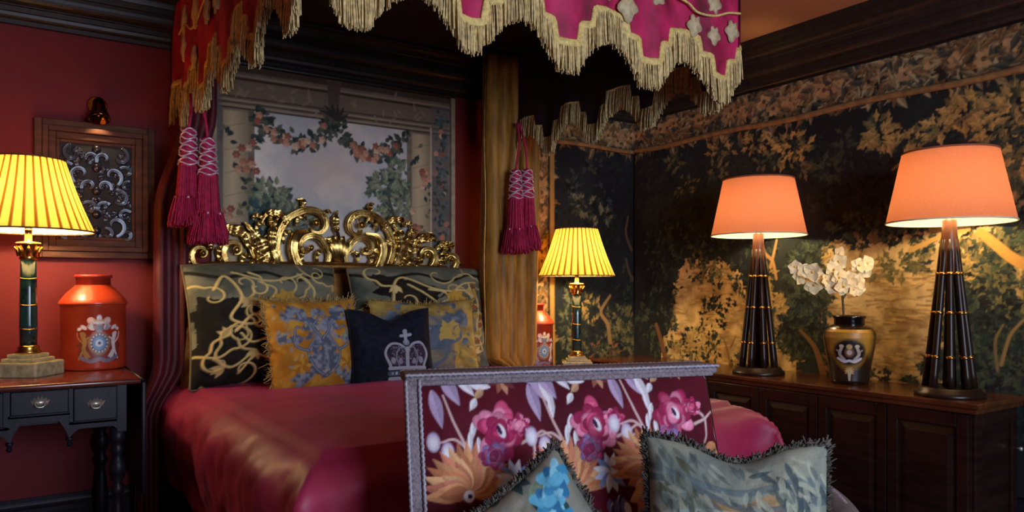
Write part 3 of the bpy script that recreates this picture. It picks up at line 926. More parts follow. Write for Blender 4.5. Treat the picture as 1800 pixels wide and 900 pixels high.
# ------------------------------------------------------------------ canopy
CX0, CX1, CY0, CY1, CT = 0.62, 2.275, 1.85, 3.68, 2.43
can = thing('bed_canopy', (1.45, 2.76, 2.0), 'magenta velvet bed canopy with stepped valance and thick gold fringe', 'canopy')
obj('tester_board', box(CX0 + .01, CX1 - .01, CY0 + .01, CY1 - .19, 2.385, 2.42, .004), m_lining, can)
PER, LOW = 0.353, 1.885


def vz(s):
    """height of the stepped lower edge above its lowest line; s in periods, low step centred on 0"""
    s = np.abs((s + .5) % 1.0 - .5)
    return np.interp(s, [0, .12, .145, .275, .30, .42, .43, .5], [0, .004, .068, .074, .128, .132, .134, .134])


def valance(name, L0, L1, phase, to3, label, vines, back=False):
    n = int((L1 - L0) / .005) + 1; m = 22
    s = np.linspace(L0, L1, n); zb = LOW + vz((s - phase) / PER)
    z = np.linspace(0, 1, m)[:, None] * (CT - zb)[None] + zb[None]
    S = np.repeat(s[None], m, 0)
    d = .007 * np.sin(S * 21 + np.sin(z * 4) * .6) + .004 * np.sin(S * 47 + 2)
    Pf = to3(S, z, d)
    V = np.concatenate([Pf.reshape(-1, 3), to3(S, z, d - .008).reshape(-1, 3)])
    f = grid_faces(m, n)
    va = link(name, mesh_from(name, V, np.concatenate([f, f[:, ::-1] + n * m])), None, can)
    va.data.materials.append(m_magenta); va.data.materials.append(m_lining)
    va.data.polygons.foreach_set('material_index', np.r_[np.zeros(len(f), int), np.ones(len(f), int)].astype(np.int32))
    va['label'] = label
    # braid along the stepped edge
    sf = np.linspace(L0, L1, n); E = np.stack([sf, LOW + vz((sf - phase) / PER)], 1)
    pts = to3(E[:, 0], E[:, 1] + .004, .007 * np.sin(E[:, 0] * 21 + np.sin(E[:, 1] * 4) * .6) + .004 * np.sin(E[:, 0] * 47 + 2))
    nv = to3(np.array([0.]), np.array([0.]), np.array([1.]))[0] - to3(np.array([0.]), np.array([0.]), np.array([0.]))[0]
    obj('braid', tube(pts, .013, 8, flat=(1.0, .5, nv)), m_gimp, va)
    # fringe threads
    r = rng(int(L1 * 100) + len(name))
    N = int((L1 - L0) / .0013)
    fs = r.uniform(L0, L1, N); tz = LOW + vz((fs - phase) / PER)
    ker = np.linspace(-.05, .05, 11)
    sm_ = np.mean([vz((fs + k - phase) / PER) for k in ker], 0)
    bot = np.minimum(LOW + sm_, tz + .01) - .098 + r.randn(N) * .004
    bend = .012 * np.sin(fs * 60) * (r.rand(N) - .3)
    dd = .007 * np.sin(fs * 21) + .004 * np.sin(fs * 47 + 2)
    lay = r.uniform(-.010, .008, N)
    SV, SF = strands(to3(fs, tz, dd + lay * .6), to3(fs + bend, bot, dd + lay * 1.6), .0030, to3(fs + bend * .3, (tz + bot) / 2, dd + lay * 1.4))
    fr = link('fringe', mesh_from('fringe', SV, SF), m_fringe, va); fr['kind'] = 'stuff'
    # embroidered vine
    for item in vines:
        if item[0] == 'vine':
            P = bez(item[1], 10)
            obj('vine', tube(to3(P[:, 0], P[:, 1], np.full(len(P), .014)), .0045, 6), m_gimp, va)
        else:
            _, x, zc, ln, ang = item
            a = np.linspace(0, 2 * math.pi, 26, endpoint=False)
            rad = ln * .85 * (.66 + .14 * np.cos(5 * a) + .20 * np.cos(a))
            lx, lz = rad * np.cos(a), rad * np.sin(a) * .85
            X_ = x + lx * math.cos(ang) - lz * math.sin(ang); Z_ = zc + lx * math.sin(ang) + lz * math.cos(ang)
            top = to3(X_, Z_, np.full(26, .013)); bot_ = to3(X_, Z_, np.full(26, .004))
            ctr = to3(np.array([x]), np.array([zc]), np.array([.017]))
            Vl = np.vstack([top, bot_, ctr]); Fl = [(i, (i + 1) % 26, 52) for i in range(26)] + [(i, 26 + i, 26 + (i + 1) % 26, (i + 1) % 26) for i in range(26)]
            obj('vine_leaf', (Vl, Fl), m_leafgold, va)
    return va


m_leafgold = M('embroidered leaf thread', L(206, 186, 142), rough=.6, var=.25, scale=60, bump=.5, bscale=300)


def FV(u, v):
    return on_back(u, v, CY0)


def SV_(u, v):
    d = ray(u, v); k = CX0 / d[0]; P = CP + d * k
    return P[1], P[2]


fv = [('vine', [FV(1185, -4), FV(1205, 8), FV(1222, 24), FV(1250, 30), FV(1275, 25), FV(1296, 26)])]
for u, v, l, a in ((1100, 8, .075, -1.5), (1218, 42, .062, -1.7), (1252, 12, .06, 1.3), (1252, 60, .055, -1.6), (1284, 52, .062, -1.7), (1150, -6, .05, -.5), (1060, -30, .07, -1.2), (960, -60, .07, 1.2), (1180, -30, .06, .5), (860, -90, .07, -1.3)):
    x, z = FV(u, v); fv.append(('leaf', x, z, l, a))
fv.append(('vine', [FV(860, -70), FV(960, -80), FV(1060, -50), FV(1120, -30), FV(1185, -4)]))
valance('valance', CX0, CX1, .756, lambda s, z, d: np.stack([s, CY0 - d, z], -1), 'lit front valance, magenta with pale vine leaves', fv)
lv = [('vine', [SV_(321, 62), SV_(331, 44), SV_(342, 52), (SV_(352, 40)), SV_(362, 12), SV_(375, -20)])]
for u, v, l, a in ((328, 30, .10, -1.5), (327, 78, .09, -1.6), (348, 10, .11, -1.5), (368, 24, .08, 1.4), (385, 5, .08, 1.4), (345, 95, .07, -1.5)):
    x, z = SV_(u, v); lv.append(('leaf', x, z, l, a))
valance('valance', CY0, CY1, CY0 + .13, lambda s, z, d: np.stack([CX0 - d, s, z], -1), 'shaded side valance by the left curtain', lv)
valance('valance', CY0, CY1, CY0 + .13, lambda s, z, d: np.stack([CX1 + d, s, z], -1), 'side valance seen from its lining', [])

# ------------------------------------------------------------------ bed curtains


def curtain(name, x0, x1, y, z0, z1, folds, amp, mat, label, gather=None, seed=1, ydir=0.0, lean=0.0, low=None):
    n, m = folds * 14, 40
    s = np.linspace(0, 1, n); zz = np.linspace(z0, z1, m)
    S, Z = np.meshgrid(s, zz)
    r = rng(seed); ph = np.cumsum(r.uniform(.7, 1.3, n)); ph = ph / ph[-1] * folds * 2 * math.pi
    PH = np.repeat(ph[None], m, 0) + .5 * np.sin(Z * 2.2)
    a = amp * (0.75 + .25 * np.sin(Z * 1.7 + S * 5))
    cx = (x0 + x1) / 2
    k = np.ones_like(Z) if gather is None else 1 - gather[1] * np.exp(-((Z - gather[0]) / .22) ** 2)
    X = cx + (x0 + (x1 - x0) * S - cx) * k + amp * .35 * np.cos(PH)
    q = np.clip((Z - 1.45) / .45, 0, 1); X = X + lean * q * q * (3 - 2 * q)
    if low:         # gathered in beside the bed, below the height of the mattress
        q = np.clip((low[1] - Z) / (low[1] - low[0]), 0, 1); q = q * q * (3 - 2 * q)
        X = X * (1 - q) + (low[2] + (low[3] - low[2]) * S + amp * .1 * np.cos(PH)) * q
    Y = y + a * np.sin(PH) + ydir * S
    V = np.stack([X, Y, Z], -1)
    o = link(name, mesh_from(name, V.reshape(-1, 3), grid_faces(m, n)), mat)
    md = o.modifiers.new('thick', 'SOLIDIFY'); md.thickness = .005
    return tag(o, label, 'curtain')


curtain('bed_curtain', .525, .64, 3.50, .03, 2.38, 4, .05, m_maroon, 'dark maroon velvet bed curtain hanging beside the left side table', seed=3, lean=.115, low=(.56, .80, .45, .53))
gc = curtain('bed_curtain', 2.10, 2.40, 3.37, .03, 2.36, 5, .08, m_goldcloth, 'gold velvet bed curtain hanging right of the headboard', seed=11, low=(.63, .74, 2.325, 2.365))
zs = np.linspace(.05, 2.34, 60); q = np.clip((.74 - zs) / .11, 0, 1); q = q * q * (3 - 2 * q); xs = 2.092 * (1 - q) + 2.32 * q
obj('edge_braid', tube(np.stack([xs + .004 * np.sin(zs * 9), np.full(60, 3.36), zs], 1), .009, 6), m_dkgold, gc)

# ------------------------------------------------------------------ tassels


def tassel(x, y, top, length, label, seed, hook, dark=False):
    t = thing('tassel', (x, y, top - length), label, 'tassel', 'magenta tassels of the bed canopy')
    h = length
    r = rng(seed)
    obj('cord', tube(bez([(hook[0], hook[1], hook[2]), ((hook[0] + x) / 2 + .006, y, (hook[2] + top) / 2), (x, y, top - .01)], 10), .006, 8), m_tassel, t)
    hd = obj('head', lathe([(.010, 0), (.022, -.006), (.027, -.02), (.025, -.06), (.028, -.10), (.030, -.125), (.036, -.14), (.034, -.155), (.038, -.165)], 20, (x, y, top)), m_tassel, t)
    # metal-thread netting around the head
    for k in range(9):
        z = top - .015 - k * .017; rad = .028 + .012 * k / 9
        a = np.linspace(0, 2 * math.pi, 25)
        obj('thread_band', tube(np.stack([x + rad * np.cos(a), y + rad * np.sin(a), z + .006 * np.sin(a * 3 + k * 2)], 1), .0038, 6), m_bead, hd)
    N = 420
    a = r.uniform(0, 2 * math.pi, N); q = np.sqrt(r.uniform(.25, 1, N))
    S = np.stack([x + .036 * q * np.cos(a), y + .036 * q * np.sin(a), np.full(N, top - .155)], 1)
    Md = np.stack([x + .045 * q * np.cos(a), y + .045 * q * np.sin(a), np.full(N, top - .155 - (h - .155) * .5)], 1)
    E = np.stack([x + .072 * q * np.cos(a), y + .072 * q * np.sin(a), top - h + r.uniform(0, .018, N)], 1)
    V, F = strands(S, E, .0036, Md)
    o = link('skirt', mesh_from('skirt', V, F), m_tassel, t); o['kind'] = 'stuff'
    # fluffy flare at the bottom
    N = 420
    a = r.uniform(0, 2 * math.pi, N); q = np.sqrt(r.uniform(.5, 1, N)); zt = top - h + (h * .30) * r.uniform(.7, 1.0, N)
    S = np.stack([x + .056 * q * np.cos(a), y + .056 * q * np.sin(a), zt], 1)
    E = np.stack([x + .080 * q * np.cos(a), y + .080 * q * np.sin(a), np.minimum(zt - .06, top - h - .006 + r.uniform(0, .04, N))], 1)
    V, F = strands(S, E, .0034)
    o = link('ruff', mesh_from('ruff', V, F), m_tassel, t); o['kind'] = 'stuff'
    for k in range(6):
        aa = k * 1.05 + .3
        obj('bead', ellipsoid((x + .052 * math.cos(aa), y + .052 * math.sin(aa), top - h * .72), (.005, .005, .006), 8, 6), m_bead, t)


tassel(.603, 3.22, 1.765, .40, 'magenta tassel by the maroon curtain, the upper and further left of that pair', 5, (.61, 3.22, 1.90))
tassel(.668, 3.18, 1.725, .43, 'magenta tassel by the maroon curtain, the lower one nearer the painted panel', 6, (.63, 3.21, 1.90))
tassel(2.205, 3.235, 1.738, .44, 'dark magenta tassel in front of the gold curtain, left of that pair', 7, (2.235, 3.26, 1.99))
tassel(2.278, 3.235, 1.748, .43, 'dark magenta tassel beside the tapestry border, right of that pair', 8, (2.245, 3.26, 1.99))

# ------------------------------------------------------------------ pillows


def pillow(name, cv, w, h, t, c, yaw, tilt, roll=0.0, pinch=.07, chop=0.0, mat=None, emb=.003, sag=0.0):
    """cv spans -1..1 in both directions; yaw turns the face from -Y, tilt leans it back, roll spins it in its plane"""
    X, Y = np.meshgrid(cv.x, cv.y)
    th = t / 2 * (np.clip(1 - np.abs(X) ** 2.4, 0, 1) * np.clip(1 - np.abs(Y) ** 2.4, 0, 1)) ** .5
    lx = w / 2 * X * (1 - pinch * (1 - Y ** 2)); ly = h / 2 * Y * (1 - pinch * (1 - X ** 2))
    ly = ly - chop * h * np.exp(-(X / .42) ** 2) * np.clip(Y, 0, 1) ** 1.5
    rr_ = rng(int(w * 1000) + int(abs(c[0]) * 100)); wr = (fnoise(cv.ny, cv.nx, 7, rr_, 3) - .5)
    ly = ly - sag * h * (X ** 2) * np.clip(Y, 0, 1)
    inner = np.clip((1 - np.maximum(np.abs(X), np.abs(Y))) * 8, 0, 1)
    front = th + inner * (wr * .018 + cv.h * emb); back = -th * .85
    ex, ez, en = np.array([1., 0, 0]), np.array([0, 0, 1.]), np.array([0, -1., 0])
    Rm = np.array(Matrix.Rotation(yaw, 3, 'Z') @ Matrix.Rotation(-tilt, 3, 'X') @ Matrix.Rotation(roll, 3, 'Y'))
    def to3(a, b, d):
        P = np.stack([a, -d, b], -1).reshape(-1, 3)
        return P @ Rm.T + np.asarray(c)
    F = grid_faces(cv.ny, cv.nx); n = cv.nx * cv.ny
    V = np.vstack([to3(lx, ly, front), to3(lx, ly, back)])
    o = link(name, mesh_from(name, V, np.concatenate([F, F[:, ::-1] + n]), np.concatenate([cv.img.reshape(-1, 3)] * 2)), mat or m_fab)
    i = np.r_[0:cv.nx]; j = np.r_[0:cv.ny]
    E = np.vstack([to3(lx[0], ly[0], 0 * lx[0]), to3(lx[1:, -1], ly[1:, -1], 0 * lx[1:, -1]), to3(lx[-1, ::-1][1:], ly[-1, ::-1][1:], 0 * lx[-1][1:]), to3(lx[::-1, 0][1:], ly[::-1, 0][1:], 0 * lx[1:, 0])])
    return o, E, Rm


def edging(o, E, mat, r=.006, name='piping'):
    return obj(name, tube(E[::2], r, 6), mat, o)


def ruche(o, E, Rm, mat, ln, n, seed, name='fringe', rad=.003):
    """short ruffled threads all along the seam"""
    r = rng(seed); k = r.randint(0, len(E) - 1, n); f = r.rand(n)[:, None]
    S = E[k] * (1 - f) + E[(k + 1) % len(E)] * f
    c = E.mean(0)
    out = S - c; out /= np.linalg.norm(out, axis=1)[:, None]
    d = out * .55 + r.randn(n, 3) * .7
    e = S + d * ln * r.uniform(.5, 1.0, n)[:, None]
    V, F = strands(S - out * .004, e, rad)
    q = link(name, mesh_from(name, V, F), mat, o); q['kind'] = 'stuff'


def scrolls(cv, n, col, wl=.022, seed=1, box_=(-.9, .9, -.9, .9)):
    r = rng(seed)
    for i in range(n):
        x, y = r.uniform(box_[0], box_[1]), r.uniform(box_[2], box_[3])
        a0, s = r.rand() * 6.28, r.choice([-1, 1]); R0 = r.uniform(.12, .30)
        P = spiral(x, y, R0, .04, a0, a0 + s * r.uniform(4, 6), 16)
        tail = P[0] + np.array([math.cos(a0 - s * 1.2), math.sin(a0 - s * 1.2)]) * R0 * 1.5
        bend = P[0] + np.array([math.cos(a0 - s * .7), math.sin(a0 - s * .7)]) * R0 * .7
        c = np.array(col) * (.75 + .4 * r.rand())
        cv.stroke(np.vstack([tail, bend, P]), wl * 1.2, wl * .6, c, h=1.0, curve=False if False else True)
        if r.rand() < .6:
            for k in range(3):
                cv.leaf(tail[0], tail[1], .16, .035, a0 + k * .6 - .6, c)


# big back pillows: grey-green velvet with gold scrolling cord
pil = []
for i, (cx, cz, yw, seed, dark) in enumerate(((.965, .965, .10, 41, True), (1.748, .965, -.04, 47, False))):
    cv = Canvas(-1, 1, -1, 1, 0.0135, seed)
    cv.fill(L(90, 94, 78), L(138, 136, 112), 7, 4)
    if dark:
        cv.poly([(-.95, .35), (-.5, .3), (-.1, .1), (.1, -.3), (.3, -1.1), (-1.1, -1.1)], L(22, 20, 16), L(40, 36, 28), .3, 8)
    else:
        cv.poly([(-.7, .75), (-.2, .6), (.3, .45), (.1, .2), (-.5, .1), (-.8, .4)], L(24, 20, 16), L(50, 40, 30), .3, 8)
    cv.stroke([(-1, .86), (-.6, .70), (-.1, .78), (.3, .62), (.7, .80), (1, .84)], .03, .03, L(44, 40, 32))
    GC = L(230, 202, 128)
    scrolls(cv, 20, GC, .015, seed)
    if dark:
        for P in ([(-.75, .5), (-.6, .72), (-.45, .35), (-.6, .0), (-.3, -.1), (-.15, .2), (0, .45), (-.2, .6)], [(-.55, -.2), (-.3, .05), (-.1, -.25), (-.35, -.4), (-.5, -.25)], [(-.1, -.4), (.1, -.55), (.05, -.8), (-.3, -.6), (-.5, -.85)], [(-.8, -.6), (-.6, -.75), (-.4, -.6)], [(.35, .75), (.55, .45), (.45, .1), (.65, .0), (.8, .4)], [(-.5, .78), (-.1, .62), (.2, .66), (.42, .76)]):
            cv.stroke(P, .02, .015, GC, h=1.0)
    else:
        for P in ([(-.55, .2), (-.5, .55), (-.35, .7), (.0, .5), (.35, .42), (.6, .6), (.85, .66)], [(-.3, .55), (.0, .3), (.15, .1)], [(.0, .45), (.25, .38), (.3, .15), (.15, .1)], [(.55, .1), (.75, .3), (.7, .6)], [(.8, .5), (.85, .1), (.75, -.3), (.85, -.7)]):
            cv.stroke(P, .019, .015, GC, h=1.0)
        for k in range(22):
            cv.leaf(.75 + cv.rng.randn() * .08, -.9 + 1.5 * cv.rng.rand(), .14, .04, cv.rng.rand() * 6.28, [L(190, 150, 70), L(160, 90, 50), L(206, 176, 96)][cv.rng.randint(3)])
    for k in range(7):
        a = k * .9
        cv.leaf(.12 if dark else .42, .28, .2, .06, a, L(206, 162, 66))
    o, E, Rm = pillow('bed_pillow', cv, .70 if dark else .74, .56, .29, (cx, 3.40 if dark else 3.43, cz), yw, .22, pinch=.055, sag=.05, emb=.006)
    tag(o, ('large grey-green pillow with thick gold scrolls, standing left against the gilded headboard' if dark else 'large grey-green gold-scrolled pillow beside the gold curtain, right of the other'), 'pillow', 'large scrolled pillows on the bed')
    edging(o, E, M('gold cord', L(120, 100, 62), rough=.7), .006)

# tan bolster tucked by the maroon curtain
cv = Canvas(-1, 1, -1, 1, .03, 4); cv.fill(L(70, 40, 26), L(160, 120, 70), 6, 4)
o, E, Rm = pillow('bolster_pillow', cv, .34, .42, .16, (.76, 3.56, .87), .5, .1)
tag(o, 'small tan and brown pillow squeezed behind the left scrolled pillow', 'pillow'); edging(o, E, m_maroon, .005)


def damask(seed, a, b, bl1, bl2):
    cv = Canvas(-1, 1, -1, 1, 0.013, seed)
    cv.fill(a, b, 9, 4)
    n = cv.noise(6, 3); n = (n + n[:, ::-1]) / 2; n3 = cv.noise(22, 2)
    X, Y = np.meshgrid(cv.x, cv.y)
    shp = n + .12 * np.exp(-((X / .45) ** 2 + ((Y + .1) / .7) ** 2)) - .10 * np.clip(np.maximum(np.abs(X), np.abs(Y)) - .7, 0, 1) * 4
    m = np.clip((shp - .53) * 30, 0, 1)[..., None]
    q = np.clip((n3 - .35) / .3, 0, 1)[..., None]
    cv.img = cv.img * (1 - m) + (np.array(bl1) * (1 - q) + np.array(bl2) * q) * m
    # central urn motif and flower heads
    for s in (-1, 1):
        for P in ([(0, -.7), (s * .25, -.5), (s * .35, -.15), (s * .15, .2), (s * .3, .5)], [(s * .35, -.15), (s * .6, 0), (s * .55, .35), (s * .38, .3)], [(0, .1), (s * .18, .35), (0, .6)]):
            cv.stroke(P, .035, .02, bl1, h=.6)
            cv.stroke(P, .012, .008, bl2, h=.8)
        for k in range(8):
            cv.leaf(s * .5, -.45, .22, .05, k * .8, a if k % 2 else b)
    for k in range(60):
        x, y = cv.rng.uniform(-.9, .9), cv.rng.uniform(-.9, .9)
        cv.leaf(x, y, .10, .03, cv.rng.rand() * 6.28, [L(214, 150, 50), L(196, 176, 120), bl2, bl1][cv.rng.randint(4)], alpha=.8)
    return cv


cv = damask(61, L(186, 122, 36), L(214, 158, 62), L(92, 100, 116), L(150, 156, 166))
o, E, Rm = pillow('damask_cushion', cv, .43, .42, .17, (1.09, 3.13, .865), .14, .26, pinch=.06)
tag(o, 'square orange-gold and blue damask cushion with ruffled edge, left of the navy cushion', 'cushion')
ruche(o, E, Rm, M('sandy fringe', L(186, 160, 104), rough=.9), .022, 900, 3)
cv = damask(67, L(150, 126, 66), L(196, 164, 84), L(86, 100, 116), L(120, 130, 140))
w_ = cv.win(-1, .45, -1, .6); cv.img[w_[0]] = cv.img[w_[0]] * .4 + np.array(L(92, 106, 122)) * .6
for k in range(16):
    cv.leaf(.35 + .1 * cv.rng.randn(), .1 + .2 * cv.rng.randn(), .26, .06, cv.rng.rand() * 6.28, L(196, 168, 86))
o, E, Rm = pillow('damask_cushion', cv, .54, .40, .16, (1.665, 3.21, .865), -.08, .24, pinch=.05, chop=.04)
tag(o, 'blue and gold damask cushion partly hidden behind the navy crown cushion', 'cushion')
ruche(o, E, Rm, M('golden fringe', L(196, 164, 90), rough=.9), .018, 700, 5)

# navy cushion with the silver crown
cv = Canvas(-1, 1, -1, 1, 0.0095, 71)
cv.fill(L(18, 22, 34), L(28, 33, 48), 20, 3)
SI, PU = L(170, 174, 186), L(108, 72, 92)
ox, oy = .22, -.12
def cp(*P): return [(ox + a, oy + b) for a, b in P]
cv.poly(cp((-.44, -.30), (-.50, .0), (-.38, .22), (-.1, .16), (0, .1), (.1, .16), (.38, .22), (.50, .0), (.44, -.30)), L(84, 60, 78), L(52, 44, 60), .03, 20, .75)
for s in (-1, 1):
    cv.stroke(cp((s * .44, -.28), (s * .54, .02), (s * .40, .24), (s * .18, .24), (s * .03, .10)), .035, .03, SI, h=1)
    cv.stroke(cp((s * .22, -.28), (s * .28, -.06), (s * .18, .14), (s * .04, .12)), .02, .015, L(132, 130, 146), h=.6)
    cv.ell(ox + s * .36, oy - .16, .06, .08, L(150, 150, 164)); cv.ell(ox + s * .18, oy - .18, .05, .07, L(140, 138, 152))
cv.stroke(cp((0, -.28), (0, .12)), .045, .045, SI, h=1, curve=False)
cv.ell(ox, oy + .28, .085, .085, L(150, 154, 170), h=1)
cv.stroke(cp((0, .30), (0, .62)), .04, .055, SI, h=1, curve=False); cv.stroke(cp((-.12, .48), (.12, .48)), .045, .045, SI, h=1, curve=False)
for z, hh, c in ((-.34, .04, SI), (-.46, .055, L(84, 90, 106)), (-.58, .04, SI)):
    cv.stroke(cp((-.46, z), (.46, z)), hh, hh, c, h=.8)
for k in range(9):
    cv.ell(ox - .40 + k * .10, oy - .46, .03, .035, L(188, 190, 200) if k % 2 else L(140, 150, 172), h=1)
for k in range(12):
    cv.ell(ox - .47 + k * .085, oy - .64, .035, .03, SI, h=1)
for k in range(160):
    t = cv.rng.rand() * 6.28
    cv.ell(ox + .4 * cv.rng.uniform(-1, 1), oy + cv.rng.uniform(-.28, .2), .012, .012, L(176, 170, 186), alpha=.5)
o, E, Rm = pillow('crown_cushion', cv, .385, .385, .15, (1.415, 3.05, .835), -.06, .24, pinch=.05, chop=.12)
tag(o, 'navy blue cushion with an embroidered silver crown in front of the scrolled pillows', 'cushion')
edging(o, E, M('navy piping', L(16, 20, 32), rough=.8), .004)

# ------------------------------------------------------------------ settee in front of the bed
SO = np.array([.752, 1.545, 0.0]); SA = np.array([.951, -.309, 0.0]); SN = np.array([-.309, -.951, 0.0]); SW = .785
TOPZ, LEAN = .912, .32


def sp(a, f, z):
    a, f, z = np.broadcast_arrays(np.asarray(a, float), np.asarray(f, float), np.asarray(z, float))
    return SO + a[..., None] * SA + f[..., None] * SN + z[..., None] * np.array([0, 0, 1.0])


def on_settee(u, v):
    d = ray(u, v)
    # plane of the reclining back: f = LEAN * (TOPZ - z)
    o = CP - SO
    den = d.dot(SN) + LEAN * d[2]; num = LEAN * (TOPZ - o[2]) - o.dot(SN)
    P = o + d * (num / den)
    return P.dot(SA), P[2]


st = thing('settee', tuple(sp(.39, .2, 0)), 'small settee upholstered in burgundy floral fabric with grey braid, at the foot of the bed', 'settee')
cv = Canvas(0, SW, .40, TOPZ, .0026, 81)
cv.fill(L(74, 8, 26), L(98, 14, 34), 8, 4)
PK = [L(172, 40, 88), L(204, 78, 118), L(226, 134, 162), L(158, 34, 80)]
WH, LI = L(232, 226, 232), L(182, 160, 192)
PE = [L(214, 150, 104), L(196, 124, 84), L(226, 174, 122), L(206, 128, 100)]


def peony(x, y, R, pal, seed, asp=1.15, center=True):
    r = rng(seed)
    for k in range(26):
        q = 1 - k / 26.0; a = k * 2.4 + r.rand()
        px, py = x + R * q * .68 * math.cos(a), y + R * q * .68 * math.sin(a) * asp
        c = np.array(pal[r.randint(len(pal))]) * (.7 + .5 * r.rand())
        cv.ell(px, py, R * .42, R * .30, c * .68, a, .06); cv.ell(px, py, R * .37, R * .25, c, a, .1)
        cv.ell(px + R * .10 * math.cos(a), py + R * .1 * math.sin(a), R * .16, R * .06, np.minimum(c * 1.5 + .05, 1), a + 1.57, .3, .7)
    if center:
        cv.ell(x + .1 * R, y, R * .14, R * .26, WH, .4); cv.ell(x + .02 * R, y + .05 * R, R * .08, R * .2, L(60, 20, 60), .4)


def sx(u, v): return on_settee(u, v)


for k, (u0, v0, sc) in enumerate(((870, 753, 1.0), (1036, 742, .98), (1172, 722, .92))):
    def q(du, dv): return sx(u0 + du * sc, v0 + dv * sc)
    # trailing stems, long lilac and white leaves
    for P in ([(-40, 60), (-60, 20), (-80, -20), (-95, -60)], [(-45, 40), (-75, 15), (-100, 20)], [(-45, 50), (-70, 40), (-95, 45)], [(40, 20), (60, 10), (75, 0), (90, 10)], [(60, 10), (62, 40), (58, 55)], [(55, 5), (45, -5)]):
        cv.stroke([q(*p_) for p_ in P], .0035, .002, L(206, 172, 168))
    for du, dv, l, wd, a, c in ((-95, -95, .075, .016, -1.1, LI), (-70, -95, .06, .012, -.9, WH), (-115, -70, .085, .014, -1.35, LI), (-50, -85, .055, .014, -.3, WH), (-38, -55, .03, .008, -2.2, WH), (-25, -70, .03, .008, -2.5, L(200, 160, 120)), (60, -95, .08, .018, -1.0, LI), (75, -90, .075, .012, -1.25, WH), (88, -60, .05, .008, -1.5, WH), (46, -92, .05, .014, -.2, LI), (-42, -20, .05, .007, -1.8, WH), (-50, 0, .05, .006, -1.6, WH), (-36, 10, .05, .006, -1.5, WH), (-60, 25, .04, .006, -.9, WH)):
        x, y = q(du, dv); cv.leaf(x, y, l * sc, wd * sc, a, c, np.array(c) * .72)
    for du, dv in ((-88, 36), (94, 42), (-112, 20)):
        x, y = q(du, dv); cv.ell(x, y, .014, .020, LI); cv.ell(x, y - .002, .010, .014, WH, soft=.5)
    x, y = q(10, -88)
    for j in range(9):
        cv.leaf(x, y, .035, .008, j * .7, [L(150, 90, 70), L(196, 140, 110), L(110, 50, 50)][j % 3])
    # peach chrysanthemum below left of the peony
    x, y = q(-52, 74)
    for j in range(34):
        a = 1.57 + (j % 17 - 8) * .21; c = np.array(PE[j % 4]) * (.8 + .3 * (j % 3) / 2)
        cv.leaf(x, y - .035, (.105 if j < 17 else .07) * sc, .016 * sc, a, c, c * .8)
    cv.ell(x - .002, y - .045, .012, .012, L(230, 226, 236)); cv.ell(x, y - .045, .005, .005, L(30, 30, 60))
    x, y = q(0, 0)
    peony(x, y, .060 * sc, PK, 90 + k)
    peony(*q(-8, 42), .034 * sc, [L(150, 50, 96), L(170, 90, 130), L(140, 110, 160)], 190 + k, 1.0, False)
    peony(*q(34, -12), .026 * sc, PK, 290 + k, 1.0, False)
    # pale blue blossom under it
    x, y = q(28, 84)
    for j in range(12):
        cv.leaf(x, y, .045, .009, j * .53 + .2, [L(196, 210, 238), L(120, 140, 190), L(226, 230, 240)][j % 3])
    for j in range(8):
        x, y = q(26 + j * 4, 130 + 8 * math.sin(j))
        cv.leaf(x, y, .04, .008, -1.57 + .2 * math.sin(j * 2), [L(110, 110, 170), WH, L(60, 50, 110)][j % 3])
    x, y = q(88, 85)
    for j in range(15):
        c = np.array(PE[j % 4]); cv.leaf(x, y + .03 - j * .007, .05, .016, -1.57 + (j % 5 - 2) * .6, c, c * .82)
cv.img = np.clip(cv.img, 0, 1)


def puff(A, Z):
    e = np.minimum(np.minimum(A, SW - A), np.minimum(TOPZ - Z, .2)) / .07
    return .035 * np.clip(e, 0, 1) ** .6


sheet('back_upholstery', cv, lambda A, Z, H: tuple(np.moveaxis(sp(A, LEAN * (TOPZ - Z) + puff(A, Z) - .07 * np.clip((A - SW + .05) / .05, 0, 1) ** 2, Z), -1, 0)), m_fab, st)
m_braid = M('grey lilac braid', L(128, 116, 122), rough=.75, var=.4, scale=160, bump=.7, bscale=300)
m_stud = M('silvery cord', L(150, 142, 152), rough=.5, var=.3, scale=120, metal=.2)


def sbar(a0, a1, z0, z1, f0, f1, n=2):
    """padded bar following the reclined back"""
    V, F = [], []
    for a in (a0, a1):
        for z in (z0, z1):
            for f in (f0, f1):
                V.append(sp(a, LEAN * (TOPZ - z) + f, z))
    F = [(0, 1, 3, 2), (4, 6, 7, 5), (0, 2, 6, 4), (1, 5, 7, 3), (0, 4, 5, 1), (2, 3, 7, 6)]
    return np.array(V), F


def rounded(VF, bev=.008):
    bm = bmesh.new()
    vs_ = [bm.verts.new(p) for p in VF[0]]
    for f in VF[1]: bm.faces.new([vs_[i] for i in f])
    bmesh.ops.recalc_face_normals(bm, faces=bm.faces[:])
    bmesh.ops.bevel(bm, geom=bm.edges[:], offset=bev, segments=2, profile=.5, affect='EDGES')
    bm.verts.index_update()
    out = np.array([v.co[:] for v in bm.verts]), [tuple(v.index for v in f.verts) for f in bm.faces]
    bm.free()
    return out


